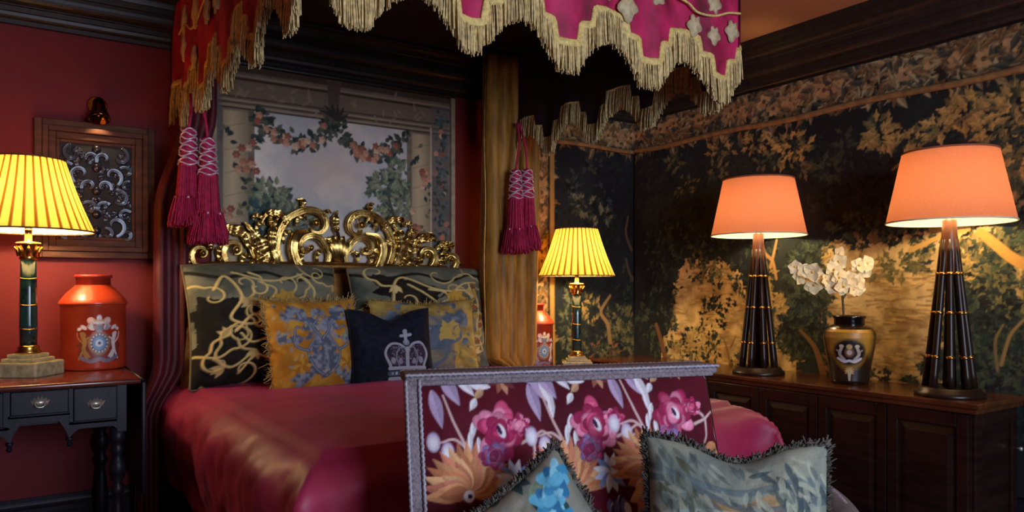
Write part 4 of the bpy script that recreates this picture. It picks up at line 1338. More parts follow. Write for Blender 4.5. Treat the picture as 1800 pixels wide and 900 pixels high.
obj('back_frame', rounded(sbar(0, SW - .02, .36, TOPZ - .004, -.065, .002), .006), m_wood, st)
obj('top_band', rounded(sbar(-.006, SW + .006, TOPZ - .010, TOPZ + .012, -.068, .018), .008), m_braid, st)
for a in (.010,):
    obj('side_band', rounded(sbar(a - .014, a + .014, .40, TOPZ, -.01, .020), .006), m_braid, st)
obj('front_band', rounded(sbar(0, SW - .01, TOPZ - .016, TOPZ - .002, -.01, .022), .006), m_braid, st)
for a0, a1, f in ((-.006, SW + .006, .020), (-.006, SW + .006, -.068)):
    n = 160; a = np.linspace(a0, a1, n)
    P = sp(a, f, TOPZ + .009 + .0012 * np.sin(a * 500))
    obj('cord', tube(P, .0045, 6), m_stud, st)
for a in (-.004, .026):
    n = 120; z = np.linspace(.42, TOPZ, n)
    P = sp(a + .0012 * np.sin(z * 500), LEAN * (TOPZ - z) + .022, z)
    obj('cord', tube(P, .0045, 6), m_stud, st)
m_plainb = M('burgundy seat cloth', L(84, 14, 32), rough=.7, var=.2, scale=30, sheen=.2)
S0 = rounded((np.array([sp(a, f, z) for a in (-.02, SW + .02) for z in (.25, .36) for f in (.06, .56)]), [(0, 1, 3, 2), (4, 6, 7, 5), (0, 2, 6, 4), (1, 5, 7, 3), (0, 4, 5, 1), (2, 3, 7, 6)]), .03)
obj('seat', S0, m_plainb, st)
S0 = rounded((np.array([sp(a, f, z) for a in (-.03, SW + .03) for z in (.20, .25) for f in (.02, .57)]), [(0, 1, 3, 2), (4, 6, 7, 5), (0, 2, 6, 4), (1, 5, 7, 3), (0, 4, 5, 1), (2, 3, 7, 6)]), .006)
obj('seat_frame', S0, m_wood, st)
for a in (.0, SW):
    for f in (.05, .53):
        P = sp(np.full(8, a), np.full(8, f) + np.linspace(.02, 0, 8) * 0, np.linspace(.22, 0, 8))
        obj('leg', tube(P, np.array([.026, .024, .02, .024, .018, .016, .02, .016]), 12), m_wood, st)
m_arm = M('grey brown arm cloth', L(86, 74, 70), rough=.8, var=.3, scale=40, sheen=.2)
for s, a0 in ((1, SW),):
    P = bez([sp(a0 - s * .01, .05, .66), sp(a0 + s * .05, .16, .67), sp(a0 + s * .085, .28, .662), sp(a0 + s * .095, .37, .625), sp(a0 + s * .075, .40, .57)], 8)
    ar_ = obj('arm', tube(P, np.linspace(.030, .036, len(P)), 14), m_arm, st)
    P2 = P + np.array([0, 0, .030]) + SN * .004
    obj('arm_braid', tube(P2, .007, 6), m_braid, ar_)
    obj('arm_post', tube([sp(a0 + s * .02, .38, .24), sp(a0 + s * .06, .39, .48), sp(a0 + s * .075, .39, .58)], .018, 10), m_wood, st)

# cushions on the settee
m_dkfr = M('dark ruched fringe', L(84, 78, 70), rough=.9, var=.7, scale=60)
cv = Canvas(-1, 1, -1, 1, .011, 91)
cv.fill(L(104, 110, 100), L(136, 132, 116), 6, 4)
for s in range(26):
    x, y = .3 + .45 * cv.rng.randn(), .3 + .45 * cv.rng.randn()
    c = [L(42, 66, 70), L(62, 92, 92), L(112, 132, 108)][s % 3]
    for k in range(3): cv.leaf(x, y, .24, .065, s * 1.3 + k * .7, c, np.array(c) * .75)
for bx, by, R in ((.50, .36, .22), (.52, .62, .26), (.74, .74, .26)):
    for k in range(14):
        a = k * 2.4; q_ = 1 - k / 14
        cv.ell(bx + R * .6 * q_ * math.cos(a), by + R * .6 * q_ * math.sin(a), R * .42, R * .26, np.array([L(58, 134, 170), L(92, 168, 196), L(44, 108, 150), L(130, 190, 206)][k % 4]), a, .1)
for k in range(10):
    cv.leaf(-.5 + .2 * cv.rng.randn(), -.3 + .3 * cv.rng.randn(), .3, .07, cv.rng.rand() * 6.28, L(150, 128, 92), L(120, 104, 78))
o, E, Rm = pillow('scatter_cushion', cv, .36, .36, .14, tuple(sp(.220, .30, .555)), -.34, .34, roll=-.55, pinch=.10)
tag(o, 'grey-green cushion with bright blue flowers and dark fringe, leaning on the settee corner up', 'cushion')
ruche(o, E, Rm, m_dkfr, .010, 6500, 9, rad=.0032)

cv = Canvas(-1, 1, -1, 1, .011, 93)
cv.fill(L(108, 118, 110), L(140, 142, 124), 5, 4)
cv.poly([(-1.1, .15), (-.6, .1), (-.1, .3), (.2, .35), (.6, .1), (1.1, .0), (1.1, -.35), (.4, -.2), (-.2, -.1), (-.6, -.35), (-1.1, -.3)], L(58, 76, 84), L(96, 114, 112), .15, 8)
cv.poly([(-1.1, -.35), (-.5, -.42), (.2, -.3), (1.1, -.45), (1.1, -1.1), (-1.1, -1.1)], L(136, 112, 90), L(160, 136, 110), .1, 8)
cv.poly([(-.5, .5), (-.1, .42), (.3, .52), (.7, .3), (.2, .28), (-.2, .32)], L(132, 108, 72), L(160, 136, 96), .1, 8)
for yy, am, c in ((.62, .06, L(84, 100, 104)), (.46, .08, L(64, 82, 90)), (.22, .07, L(150, 164, 154)), (.12, .09, L(52, 70, 80)), (-.06, .08, L(140, 156, 150)), (-.18, .06, L(60, 78, 86)), (-.34, .05, L(176, 156, 124)), (-.55, .04, L(120, 98, 80))):
    cv.stroke([(x_, yy + am * math.sin(x_ * 3 + yy * 9) - .06 * x_) for x_ in np.linspace(-1, 1, 13)], .035, .05, c, alpha=.75)
for k in range(5):      # a curling wave at the left
    cv.stroke([(-.30 + (.34 - k * .06) * math.cos(t), -.12 + (.28 - k * .05) * math.sin(t)) for t in np.linspace(.2, 3.0, 9)], .028, .014, [L(52, 72, 82), L(150, 176, 178)][k % 2])
for k in range(60):     # drooping foliage in the upper corners
    x, y = (-.75 + .16 * cv.rng.randn(), .55 + .2 * cv.rng.randn()) if k % 2 else (.45 + .2 * cv.rng.randn(), .6 + .14 * cv.rng.randn())
    c = [L(58, 74, 76), L(120, 132, 118), L(160, 164, 142), L(84, 88, 70)][k % 4]
    cv.leaf(x, y, .26, .035, -1.1 + cv.rng.randn() * .35, c, np.array(c) * .8, alpha=.85)
for k in range(40):
    x, y = cv.rng.uniform(-.9, .9), cv.rng.uniform(.4, .95)
    cv.leaf(x, y, .2, .03, -.9 + cv.rng.randn() * .4, [L(74, 88, 84), L(150, 156, 138), L(60, 74, 78)][k % 3], alpha=.6)
for k in range(14):
    cv.leaf(.0 + .1 * cv.rng.randn(), -.72 + .06 * cv.rng.randn(), .12, .03, cv.rng.rand() * 6.28, [L(70, 86, 110), L(170, 190, 200)][k % 2])
o, E, Rm = pillow('scatter_cushion', cv, .375, .41, .16, tuple(sp(.625, .36, .60)), -.70, .26, roll=.03, pinch=.06, chop=.09)
tag(o, 'pale blue-green landscape tapestry cushion with dark ruched edge, right end of the settee', 'cushion')
ruche(o, E, Rm, m_dkfr, .010, 6500, 12, rad=.0032)

# ------------------------------------------------------------------ cabinet along the tapestry wall
KX, KY0, KY1, KT = 3.056, 1.369, 3.66, .675
kb = thing('panelled_cabinet', (3.25, 2.5, 0), 'long low dark panelled wooden cabinet below the tapestry, carrying two lamps', 'cabinet')
obj('body', box(KX + .012, XW - .04, KY0 + .03, KY1, .06, KT - .03), m_wood, kb, smooth=False)
obj('plinth', box(KX + .03, XW - .04, KY0 + .04, KY1, 0, .07, .004), m_wood, kb, smooth=False)
obj('worktop', join(box(KX - .012, XW - .035, KY0 - .012, KY1, KT - .022, KT, .005), box(KX - .002, XW - .035, KY0 - .002, KY1, KT - .042, KT - .022, .004)), m_top, kb, smooth=False)
np_ = 7; pw = (KY1 - KY0 - .03) / np_
for i in range(np_):
    y0 = KY0 + .03 + i * pw; y1 = y0 + pw
    d = obj('door', join(box(KX, KX + .02, y0 + .002, y0 + .045, .08, KT - .046, .003), box(KX, KX + .02, y1 - .045, y1 - .002, .08, KT - .046, .003), box(KX, KX + .02, y0 + .045, y1 - .045, KT - .10, KT - .046, .003), box(KX, KX + .02, y0 + .045, y1 - .045, .08, .14, .003)), m_wood, kb, smooth=False)
    a, b, c_, e = y0 + .045, y1 - .045, .14, KT - .10
    V = [(KX + .014, a, c_), (KX + .014, b, c_), (KX + .014, b, e), (KX + .014, a, e), (KX + .003, a + .035, c_ + .035), (KX + .003, b - .035, c_ + .035), (KX + .003, b - .035, e - .035), (KX + .003, a + .035, e - .035)]
    obj('panel', (V, [(0, 1, 5, 4), (1, 2, 6, 5), (2, 3, 7, 6), (3, 0, 4, 7), (4, 5, 6, 7)]), m_wood, d, smooth=False)
obj('end_panel', join(box(KX + .03, KX + .08, KY0 + .016, KY0 + .03, .08, KT - .046, .003), box(XW - .09, XW - .045, KY0 + .016, KY0 + .03, .08, KT - .046, .003), box(KX + .08, XW - .09, KY0 + .016, KY0 + .03, KT - .11, KT - .046, .003), box(KX + .08, XW - .09, KY0 + .016, KY0 + .03, .08, .15, .003)), m_wood, kb, smooth=False)
V, F = lathe([(.004, 0), (.006, .01), (.010, .016), (.008, .022), (.001, .024)], 12)
obj('knob', (np.stack([V[:, 0] + 3.43, KY0 + .016 - V[:, 2], V[:, 1] + .46], 1), F), m_pewter, kb)

# ------------------------------------------------------------------ side tables


def bail_handle(x, y, z, parent, k=1.0):
    a = np.linspace(0, 2 * math.pi, 24, endpoint=False)
    px = [(-.030, .008), (-.022, .006), (-.018, .016), (-.010, .010), (-.006, .022), (0, .012), (.006, .022), (.010, .010), (.018, .016), (.022, .006), (.030, .008), (.022, -.010), (.010, -.016), (0, -.014), (-.010, -.016), (-.022, -.010)]
    n = len(px)
    V = [(x + p * k, y, z + q * k) for p, q in px] + [(x + p * k, y - .003, z + q * k) for p, q in px]
    F = [tuple(range(n, 2 * n)), tuple(range(n - 1, -1, -1))] + [(i, (i + 1) % n, n + (i + 1) % n, n + i) for i in range(n)]
    pl = obj('handle', join((np.array(V), F), tube(bez([(x - .016 * k, y - .004, z + .002), (x - .012 * k, y - .014, z - .012 * k), (x, y - .016, z - .016 * k), (x + .012 * k, y - .014, z - .012 * k), (x + .016 * k, y - .004, z + .002)], 6), .003 * k, 6)), m_pewter, parent)


tb = thing('side_table', (.09, 3.35, 0), 'small dark side table with three drawers and drop leaf, left of the bed', 'table')
TX0, TX1, TY0, TY1, TT = -.172, .357, 3.03, 3.655, .79
obj('table_top', box(TX0 - .055, TX1 + .045, TY0 - .03, TY1, TT - .02, TT, .007), m_tabletop, tb)
obj('case', join(box(TX0, TX0 + .03, TY0, TY1, .60, TT - .02), box(TX1 - .03, TX1, TY0, TY1, .60, TT - .02), box(TX0, TX1, TY1 - .02, TY1, .60, TT - .02), box(TX0 + .03, TX1 - .03, TY0 + .03, TY1, .645, .66), box(TX0, TX1, TY0 + .002, TY0 + .02, .766, TT - .02), box(-.012, .006, TY0 + .002, TY0 + .02, .64, .77), box(.177, .19, TY0 + .002, TY0 + .02, .64, .77), box(.0, .18, TY0 + .002, TY0 + .02, .675, .684), box(.18, TX1, TY0 + .002, TY0 + .02, .638, .648), box(TX0, 0, TY0 + .002, TY0 + .02, .638, .648)), m_table, tb, smooth=False)
for a, b, z0, z1 in ((-.142, -.012, .649, .765), (.007, .176, .685, .765), (.191, .326, .649, .765)):
    dr = obj('drawer', join(box(a, b, TY0 - .006, TY0 + .02, z0, z1, .003), box(a + .01, b - .01, TY0 + .02, TY1 - .1, z0 + .01, z1 - .02)), m_table, tb, smooth=False)
    bail_handle((a + b) / 2, TY0 - .006, (z0 + z1) / 2 + .002, dr, 1.0)
# shaped apron with arches and pendants
def apron(x0, x1, top, low, high):
    n = 24; x = np.linspace(x0, x1, n); t = np.linspace(0, 1, n)
    z = low + (high - low) * np.clip(np.sin(t * math.pi) * 1.9, 0, 1) ** .8
    z[0] = z[-1] = low
    V = [(xx, y, zz) for y in (TY0 + .002, TY0 + .018) for xx, zz in list(zip(x, z)) + list(zip(x, np.full(n, top)))]
    F = []
    for o_ in (0, 2 * n):
        for i in range(n - 1): F.append((o_ + i, o_ + i + 1, o_ + n + i + 1, o_ + n + i))
    for i in range(n - 1): F.append((i, i + 1, 2 * n + i + 1, 2 * n + i))
    return np.array(V), F
for a, b, lo, hi, tp in ((.006, .178, .592, .655, .68), (.178, TX1 - .015, .592, .622, .645), (TX0 + .015, .006, .592, .622, .645)):
    obj('apron', apron(a, b, tp, lo, hi), m_table, tb, smooth=False)
for x in (.180, .004):
    obj('pendant', lathe([(.004, -.03), (.010, -.022), (.006, -.012), (.012, -.006), (.012, .002)], 12, (x, TY0 + .012, .592)), m_table, tb)
LEG = [(.016, 0), (.026, .015), (.028, .04), (.016, .055), (.014, .07), (.018, .10), (.024, .18), (.026, .24), (.016, .33), (.013, .36), (.022, .375), (.022, .395), (.013, .41), (.026, .44), (.030, .465), (.024, .49), (.014, .505), (.022, .52), (.022, .54), (.016, .55), (.026, .56), (.026, .61)]
for x in (TX0 + .025, TX1 - .025):
    for y in (TY0 + .03, TY1 - .03):
        obj('leg', lathe(LEG, 18, (x, y, 0)), m_table, tb)
obj('stretcher', box(TX0 + .02, TX1 - .02, TY1 - .045, TY1 - .02, .10, .13, .004), m_table, tb)
obj('drop_leaf', join(box(TX1 + .048, TX1 + .064, TY0 - .01, TY1 - .02, .36, TT - .014, .005), tube([(TX1 + .052, TY0 - .01, TT - .008), (TX1 + .052, TY1 - .02, TT - .008)], .007, 8)), m_table, tb)

t2 = thing('side_table', (2.66, 3.35, 0), 'dark side table right of the bed, hidden behind the settee, carrying the yellow lamp', 'table')
QX0, QX1, QY0, QY1, QT = 2.415, 2.95, 3.06, 3.655, .645
obj('table_top', box(QX0 - .02, QX1 + .02, QY0 - .02, QY1, QT - .022, QT, .007), m_tabletop, t2)
obj('case', box(QX0, QX1, QY0 + .01, QY1 - .01, QT - .14, QT - .02, .004), m_table, t2, smooth=False)
dr = obj('drawer', box(QX0 + .04, QX1 - .04, QY0, QY0 + .012, QT - .125, QT - .035, .003), m_table, t2)
bail_handle((QX0 + QX1) / 2, QY0, QT - .078, dr, 1.0)
for x in (QX0 + .03, QX1 - .03):
    for y in (QY0 + .04, QY1 - .04):
        obj('leg', lathe([(r_, z * (QT - .13) / .61) for r_, z in LEG], 16, (x, y, 0)), m_table, t2)

# ------------------------------------------------------------------ red tea canisters with a coat of arms
m_tole = M('red lacquered tin', L(176, 52, 26), rough=.34, var=.18, scale=7, coat=.3, col2=L(192, 66, 34))
m_tolerim = M('worn red rim', L(150, 44, 26), rough=.4, var=.3, scale=20)


def arms_canvas():
    cv = Canvas(-1, 1, -1, 1, .022, 5)
    cv.fill(L(170, 48, 24), L(176, 54, 28), 6, 3)
    base = cv.img.copy()
    cv.poly([(-.85, -.8), (-.9, -.2), (-.5, .1), (.5, .1), (.9, -.2), (.85, -.85)], L(70, 40, 44), L(120, 52, 40), .3, 10, .75)
    W_, S_, B_ = L(214, 206, 206), L(150, 150, 160), L(66, 104, 150)
    cv.ell(0, -.2, .42, .42, L(176, 152, 120)); cv.ell(0, -.2, .36, .36, L(50, 60, 90)); cv.ell(0, -.2, .28, .28, L(110, 150, 190)); cv.ell(0, -.2, .16, .14, L(196, 214, 226)); cv.ell(0, -.2, .06, .06, L(40, 60, 100))
    for k in range(16):
        a = k * .39; cv.ell(.33 * math.cos(a), -.2 + .33 * math.sin(a), .035, .035, W_)
    # supporters
    for s in (-1, 1):
        c = W_ if s > 0 else L(160, 120, 70)
        cv.stroke([(s * .50, -.75), (s * .62, -.45), (s * .58, -.15), (s * .66, .08)], .07, .09, c)
        cv.ell(s * .66, .14, .12, .08, c, .4 * s); cv.stroke([(s * .6, -.1), (s * .42, .02)], .04, .03, c); cv.stroke([(s * .62, -.4), (s * .82, -.8)], .045, .035, c); cv.stroke([(s * .55, -.5), (s * .38, -.72)], .04, .03, c)
        cv.stroke([(s * .66, -.2), (s * .86, .0), (s * .9, .2)], .03, .02, c)
        cv.ell(s * .80, .34, .10, .06, W_, -.3 * s); cv.ell(s * .34, .66, .14, .12, L(226, 190, 180)); cv.ell(s * .62, .40, .14, .07, W_, .5 * s)
        for k in range(4): cv.leaf(s * .2, .3, .35, .06, (1.57 - s * 1.1) + k * .25 * s, S_, W_)
    # helm, crown and ribbon
    cv.ell(0, .38, .16, .18, S_); cv.stroke([(-.2, .58), (.2, .58)], .05, .05, W_); cv.ell(0, .74, .10, .12, W_)
    for k in range(5): cv.ell(-.18 + k * .09, .66, .04, .05, L(196, 170, 110))
    for k in range(5): cv.stroke([(-.12 + .06 * k, .30), (-.12 + .06 * k, .46)], .012, .012, L(60, 60, 70))
    cv.stroke([(-.75, -.74), (-.35, -.88), (0, -.80), (.35, -.88), (.75, -.74)], .07, .07, L(120, 110, 130))
    cv.mask = np.abs(cv.img - base).sum(-1) > .01
    return cv


ARMS = arms_canvas()


def canister(x, y, z, turn, label):
    t = thing('tea_canister', (x, y, z), label, 'canister', 'red tea canisters beside the bed')
    t.scale = (.93, .93, .93)
    R = .127
    prof = [(R - .012, 0), (R - .002, .004), (R, .012), (R, .275), (R + .004, .28)]
    obj('body', lathe(prof, 48, (x, y, z)), m_tole, t)
    sh = [(R + .004, .278), (R + .007, .283), (R + .006, .290), (R - .004, .305), (R - .022, .330), (R - .046, .352), (.072, .362), (.068, .365)]
    obj('shoulder', lathe(sh, 48, (x, y, z)), m_tole, t)
    lid = obj('lid', lathe([(.067, .364), (.067, .395), (.074, .398), (.074, .406), (.070, .410), (.001, .412)], 40, (x, y, z)), m_tolerim, t)
    def pl(X, Y, H):
        a = turn + X * .094 / R
        return x + (R + .0012) * np.cos(a), y + (R + .0012) * np.sin(a), z + .14 + Y * .112
    e = sheet('coat_of_arms', ARMS, pl, m_print, t, ARMS.mask); e['label'] = 'blue and white painted coat of arms'
    return t


canister(.29, 3.485, TT, -1.48, 'red tin tea canister with coat of arms on the left side table')
canister(2.545, 3.555, QT, -1.95 + .35, 'red tin tea canister with coat of arms half hidden behind the gold curtain')

# ------------------------------------------------------------------ pleated yellow lamps
m_marble = M('dark green marble', L(22, 52, 50), rough=.18, var=.6, scale=12, coat=.3)
m_stone = M('pale veined stone', L(170, 160, 122), rough=.4, var=.35, scale=40, bump=.2, bscale=60)
m_pleat = M_shade('yellow pleated silk', (1, 1, 1), attr=True, trans=.31, inner=L(250, 236, 200))
m_baffle_cloth = M_shade('added baffle cloth', L(214, 170, 96), trans=.3)  # for the unseen rings added in the pleated shades against upward light
m_trim = M('brown shade trim', L(96, 66, 34), rough=.7)


def pleated_lamp(x, y, z, label):
    t = thing('table_lamp', (x, y, z), label, 'lamp', 'pleated yellow lamps beside the bed')
    t.scale = (.94, .94, .94)
    def rbox(s, z0, z1, b=.004):
        V, F = box(-s, s, -s, s, z0, z1, b)
        c, n = math.cos(-.62), math.sin(-.62)
        return np.stack([x + V[:, 0] * c - V[:, 1] * n, y + V[:, 0] * n + V[:, 1] * c, z + V[:, 2]], 1), F
    obj('base', join(rbox(.090, 0, .058, .006), rbox(.066, .058, .072), rbox(.052, .072, .088)), m_stone, t, smooth=False)
    obj('column_foot', lathe([(.044, .088), (.046, .096), (.036, .104), (.040, .112), (.033, .122)], 28, (x, y, z)), m_brass, t)
    n = 24
    col_ = obj('column', lathe([(.030, .12), (.0315, .20), (.0300, .34), (.0275, .46)], 40, (x, y, z), rmod=lambda a, i: 1 - .03 * (np.cos(a * 12) > .6)), m_marble, t)
    for zz in (.19, .285, .39):
        a = np.linspace(0, 2 * math.pi, 33)
        obj('ring', tube(np.stack([x + .0305 * np.cos(a), y + .0305 * np.sin(a), z + zz + .006 * np.sin(a)], 1), .003, 6), m_brass, col_)
    cap = obj('capital', lathe([(.028, .46), (.033, .465), (.030, .472), (.034, .50), (.044, .52), (.046, .526), (.040, .53), (.014, .534), (.012, .575), (.016, .58), (.011, .585)], 28, (x, y, z)), m_brass, t)
    for k in range(8):
        a = k * math.pi / 4
        P = [(x + .031 * math.cos(a), y + .031 * math.sin(a), z + .475), (x + .037 * math.cos(a), y + .037 * math.sin(a), z + .50), (x + .047 * math.cos(a), y + .047 * math.sin(a), z + .512)]
        obj('acanthus_leaf', tube(P, np.array([.009, .008, .004]), 6), m_brass, cap)
    obj('socket', lathe([(.012, .58), (.014, .60), (.014, .635), (.010, .64)], 14, (x, y, z)), m_brass, t)
    # pleated shade
    z0, z1, r0, r1 = .575, .86, .232, .128
    pl = 34; per = 10; N = pl * per
    a = np.arange(N) * 2 * math.pi / N; ph = (np.arange(N) % per) / per
    m_ = 16; V = np.zeros((m_, N, 3)); C = np.zeros((m_, N, 3))
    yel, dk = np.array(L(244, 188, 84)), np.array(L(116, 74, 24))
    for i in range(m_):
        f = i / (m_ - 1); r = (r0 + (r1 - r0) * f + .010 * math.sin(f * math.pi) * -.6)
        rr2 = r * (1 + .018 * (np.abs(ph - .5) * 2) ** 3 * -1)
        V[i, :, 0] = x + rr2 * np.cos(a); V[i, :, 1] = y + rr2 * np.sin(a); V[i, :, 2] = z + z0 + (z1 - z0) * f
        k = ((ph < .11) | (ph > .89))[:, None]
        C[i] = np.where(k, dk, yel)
    F = []
    for i in range(m_ - 1):
        b = np.arange(N); c = (b + 1) % N
        F.append(np.stack([i * N + b, i * N + c, (i + 1) * N + c, (i + 1) * N + b], 1))
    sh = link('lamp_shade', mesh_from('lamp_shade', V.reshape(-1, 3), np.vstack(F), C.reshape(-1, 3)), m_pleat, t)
    for zz, r in ((z0, r0), (z1, r1)):
        aa = np.linspace(0, 2 * math.pi, 65)
        obj('trim', tube(np.stack([x + r * np.cos(aa), y + r * np.sin(aa), np.full(65, z + zz)], 1), .0035, 6), m_trim, sh)
    obj('added_light_baffle', lathe([(.045, z1 - .012), (r1 - .004, z1 - .010)], 48, (x, y, z), cap=False), m_baffle_cloth, sh)  # unseen ring added to cut the light spilling up out of the shade
    for k in range(3):
        q = k * 2.094
        obj('spider_wire', tube([(x, y, z + .80), (x + r1 * math.cos(q) * 1.0, y + r1 * math.sin(q), z + .845)], .0018, 5), m_brass, sh)
    obj('harp', tube(bez([(x + .014, y, z + .62), (x + .05, y, z + .70), (x + .03, y, z + .78), (x, y, z + .80), (x - .03, y, z + .78), (x - .05, y, z + .70), (x - .014, y, z + .62)], 8), .0018, 6), m_brass, t)
    ld = bpy.data.lights.new('bulb', 'POINT'); ld.energy = LAMP_W; ld.color = (1.0, .74, .40); ld.shadow_soft_size = .032
    lo = link('bulb', ld, None, t); lo.location = (x, y, z + .65)
    return t


pleated_lamp(.064, 3.33, TT, 'yellow pleated lamp with green marble column on the left side table')
pleated_lamp(2.70, 3.34, QT, 'yellow pleated lamp in front of the tapestry, right of the bed')

# ------------------------------------------------------------------ tall lamps made of bundled rods
m_rod = M('dark bronze rods', L(42, 28, 20), rough=.35, metal=.3, var=.4, scale=14)
m_coral = M_shade('coral linen', L(184, 116, 88), trans=.30, inner=L(246, 232, 208))
m_white = M('cream shade binding', L(240, 224, 190), rough=.7, var=.05)


def rod_lamp(x, y, z, turn, label):
    t = thing('table_lamp', (x, y, z), label, 'lamp', 'coral lamps on the cabinet')
    obj('base', lathe([(.128, 0), (.131, .006), (.128, .016), (.116, .022), (.112, .034), (.100, .038)], 40, (x, y, z)), m_rod, t)
    H = .64
    for k in range(8):
        a = turn + k * 2 * math.pi / 8
        zz = np.linspace(.034, H, 12); f = (zz - .034) / (H - .034)
        r = .086 * (1 - f) + .022 * f
        rad = .0155 - .004 * f
        rod = obj('rod', tube(np.stack([x + r * np.cos(a), y + r * np.sin(a), z + zz], 1), rad, 10), m_rod, t)
        for q in (.16, .34, .50):
            f = (q - .034) / (H - .034); r = .086 * (1 - f) + .022 * f; rd = .0155 - .004 * f + .0022
            obj('ferrule', tube(np.array([(x + r * math.cos(a), y + r * math.sin(a), z + q - .006), (x + (r - .001) * math.cos(a), y + (r - .001) * math.sin(a), z + q + .006)]), rd, 10), m_brass, rod)
    obj('core', lathe([(.026, .036), (.016, .4), (.012, H)], 14, (x, y, z)), m_rod, t)
    obj('neck', lathe([(.034, H - .14), (.037, H - .13), (.034, H - .02), (.028, H + .03), (.026, H + .08), (.014, H + .085), (.014, H + .14)], 24, (x, y, z)), M('reddish brown wood neck', L(110, 62, 34), rough=.35, var=.3), t)
    z0, z1, r0, r1 = .713, 1.0, .236, .176
    n = 72; prof = [(r0 + (r1 - r0) * f, z0 + (z1 - z0) * f) for f in np.linspace(0, 1, 10)]
    sh = obj('lamp_shade', lathe(prof, n, (x, y, z), cap=False), m_coral, t)
    aa = np.linspace(0, 2 * math.pi, 73)
    for zz, r in ((z0, r0), (z1, r1)):
        obj('binding', tube(np.stack([x + r * np.cos(aa), y + r * np.sin(aa), np.full(73, z + zz)], 1), .0038, 6), m_white if zz == z0 else m_coral, sh)
    obj('added_light_baffle', lathe([(.03, z1 - .012), (r1 - .004, z1 - .010)], 48, (x, y, z), cap=False), m_coral, sh)  # added out of view, keeps lamplight off the upper tapestry
    for k in range(3):
        q = k * 2.094
        obj('spider_wire', tube([(x, y, z + .955), (x + r1 * math.cos(q), y + r1 * math.sin(q), z + .99)], .002, 5), m_brass, sh)
    obj('harp', tube(bez([(x + .014, y, z + .765), (x + .055, y, z + .85), (x + .03, y, z + .94), (x, y, z + .955), (x - .03, y, z + .94), (x - .055, y, z + .85), (x - .014, y, z + .765)], 8), .002, 6), m_brass, t)
    ld = bpy.data.lights.new('bulb', 'POINT'); ld.energy = TALL_W; ld.color = (1.0, .74, .40); ld.shadow_soft_size = .035
    lo = link('bulb', ld, None, t); lo.location = (x, y, z + .79)
    return t


def on_top(u, x, zt):
    d = ray(u, 505); k = x / d[0]
    return d[1] * k


LX = 3.212
rod_lamp(LX, on_top(1333, LX, KT), KT, .2, 'tall coral-shaded lamp of bundled rods, left of the orchid vase')
rod_lamp(3.212, on_top(1669, 3.212, KT), KT, .5, 'tall coral-shaded lamp of bundled rods, right of the orchid vase')

# ------------------------------------------------------------------ gilded black vase with white orchids
vx = 3.25; vy = on_top(1493, vx, KT)
vt = thing('vase', (vx, vy, KT), 'black and gold lacquered vase with round emblem between the coral lamps', 'vase')
prof = [(.078, 0), (.084, .004), (.086, .02), (.092, .08), (.104, .14), (.113, .19), (.116, .215), (.112, .240), (.098, .258), (.078, .268), (.070, .272)]
n = 56
V, F = lathe(prof, n, (vx, vy, KT))
vdir = math.atan2(-vy, -vx)       # towards the viewer's side of the room
ang = np.arctan2(V[:, 1] - vy, V[:, 0] - vx); zz = V[:, 2] - KT
m_vase = M('black and gold lacquer', L(34, 22, 14), rough=.22, var=.5, scale=9, coat=.4)
body = obj('body', (V, F), m_vase, vt)
obj('rim', lathe([(.064, .268), (.066, .272), (.066, .300), (.072, .302), (.073, .312), (.066, .314), (.058, .310), (.058, .28)], 40, (vx, vy, KT)), M('black lacquer', L(16, 10, 12), rough=.2, coat=.4), vt)
cv = Canvas(-1, 1, -1, 1, .018, 15)
cv.fill(L(30, 20, 12), L(48, 32, 16), 8, 3)
X, Y = np.meshgrid(cv.x, cv.y)
g = np.clip((Y + .15 + .25 * (fnoise(cv.ny, cv.nx, 10, rng(3), 3) - .5)) / .35, 0, 1) * np.clip((1.0 - np.abs(X)) / .35, 0, 1)
g = np.maximum(g, np.clip(1.2 - np.hypot(X / .62, (Y - .12) / .66) , 0, .5) * 2 * (np.hypot(X / .62, (Y - .12) / .66) < 1.15))
cv.img = cv.img * (1 - g[..., None]) + np.array(L(172, 128, 46)) * g[..., None]
cv.ell(0, .12, .56, .50, L(40, 26, 20)); cv.ell(0, .12, .52, .46, L(24, 18, 22))
for s in (-1, 1):
    cv.stroke([(s * .18, -.18), (s * .34, .05), (s * .26, .30)], .06, .05, L(180, 168, 160)); cv.ell(s * .26, .36, .08, .07, L(206, 190, 170)); cv.stroke([(s * .3, .1), (s * .44, .2)], .03, .03, L(170, 150, 130))
cv.ell(0, .12, .16, .18, L(130, 84, 60)); cv.ell(0, .34, .10, .10, L(196, 170, 110)); cv.ell(0, .12, .09, .1, L(196, 186, 180))
cv.stroke([(-.42, -.12), (-.2, -.24), (0, -.2), (.2, -.24), (.42, -.12)], .05, .05, L(206, 202, 210))
for k in range(9):
    cv.leaf(0, -.62, .22, .05, 1.57 + (k - 4) * .5, L(196, 160, 96), L(150, 110, 56))
cv.stroke([(0, -.6), (0, -.95)], .08, .04, L(190, 170, 140), curve=False)
pz = np.array([p_[1] for p_ in prof]); pr = np.array([p_[0] for p_ in prof])
def on_vase(X, Y, H):
    z = .135 + Y * .118; r = np.interp(z, pz, pr) + .0012; a = vdir + .0 + X * 1.15
    return vx + r * np.cos(a), vy + r * np.sin(a), KT + z
sheet('gilded_emblem', cv, on_vase, m_print, vt)

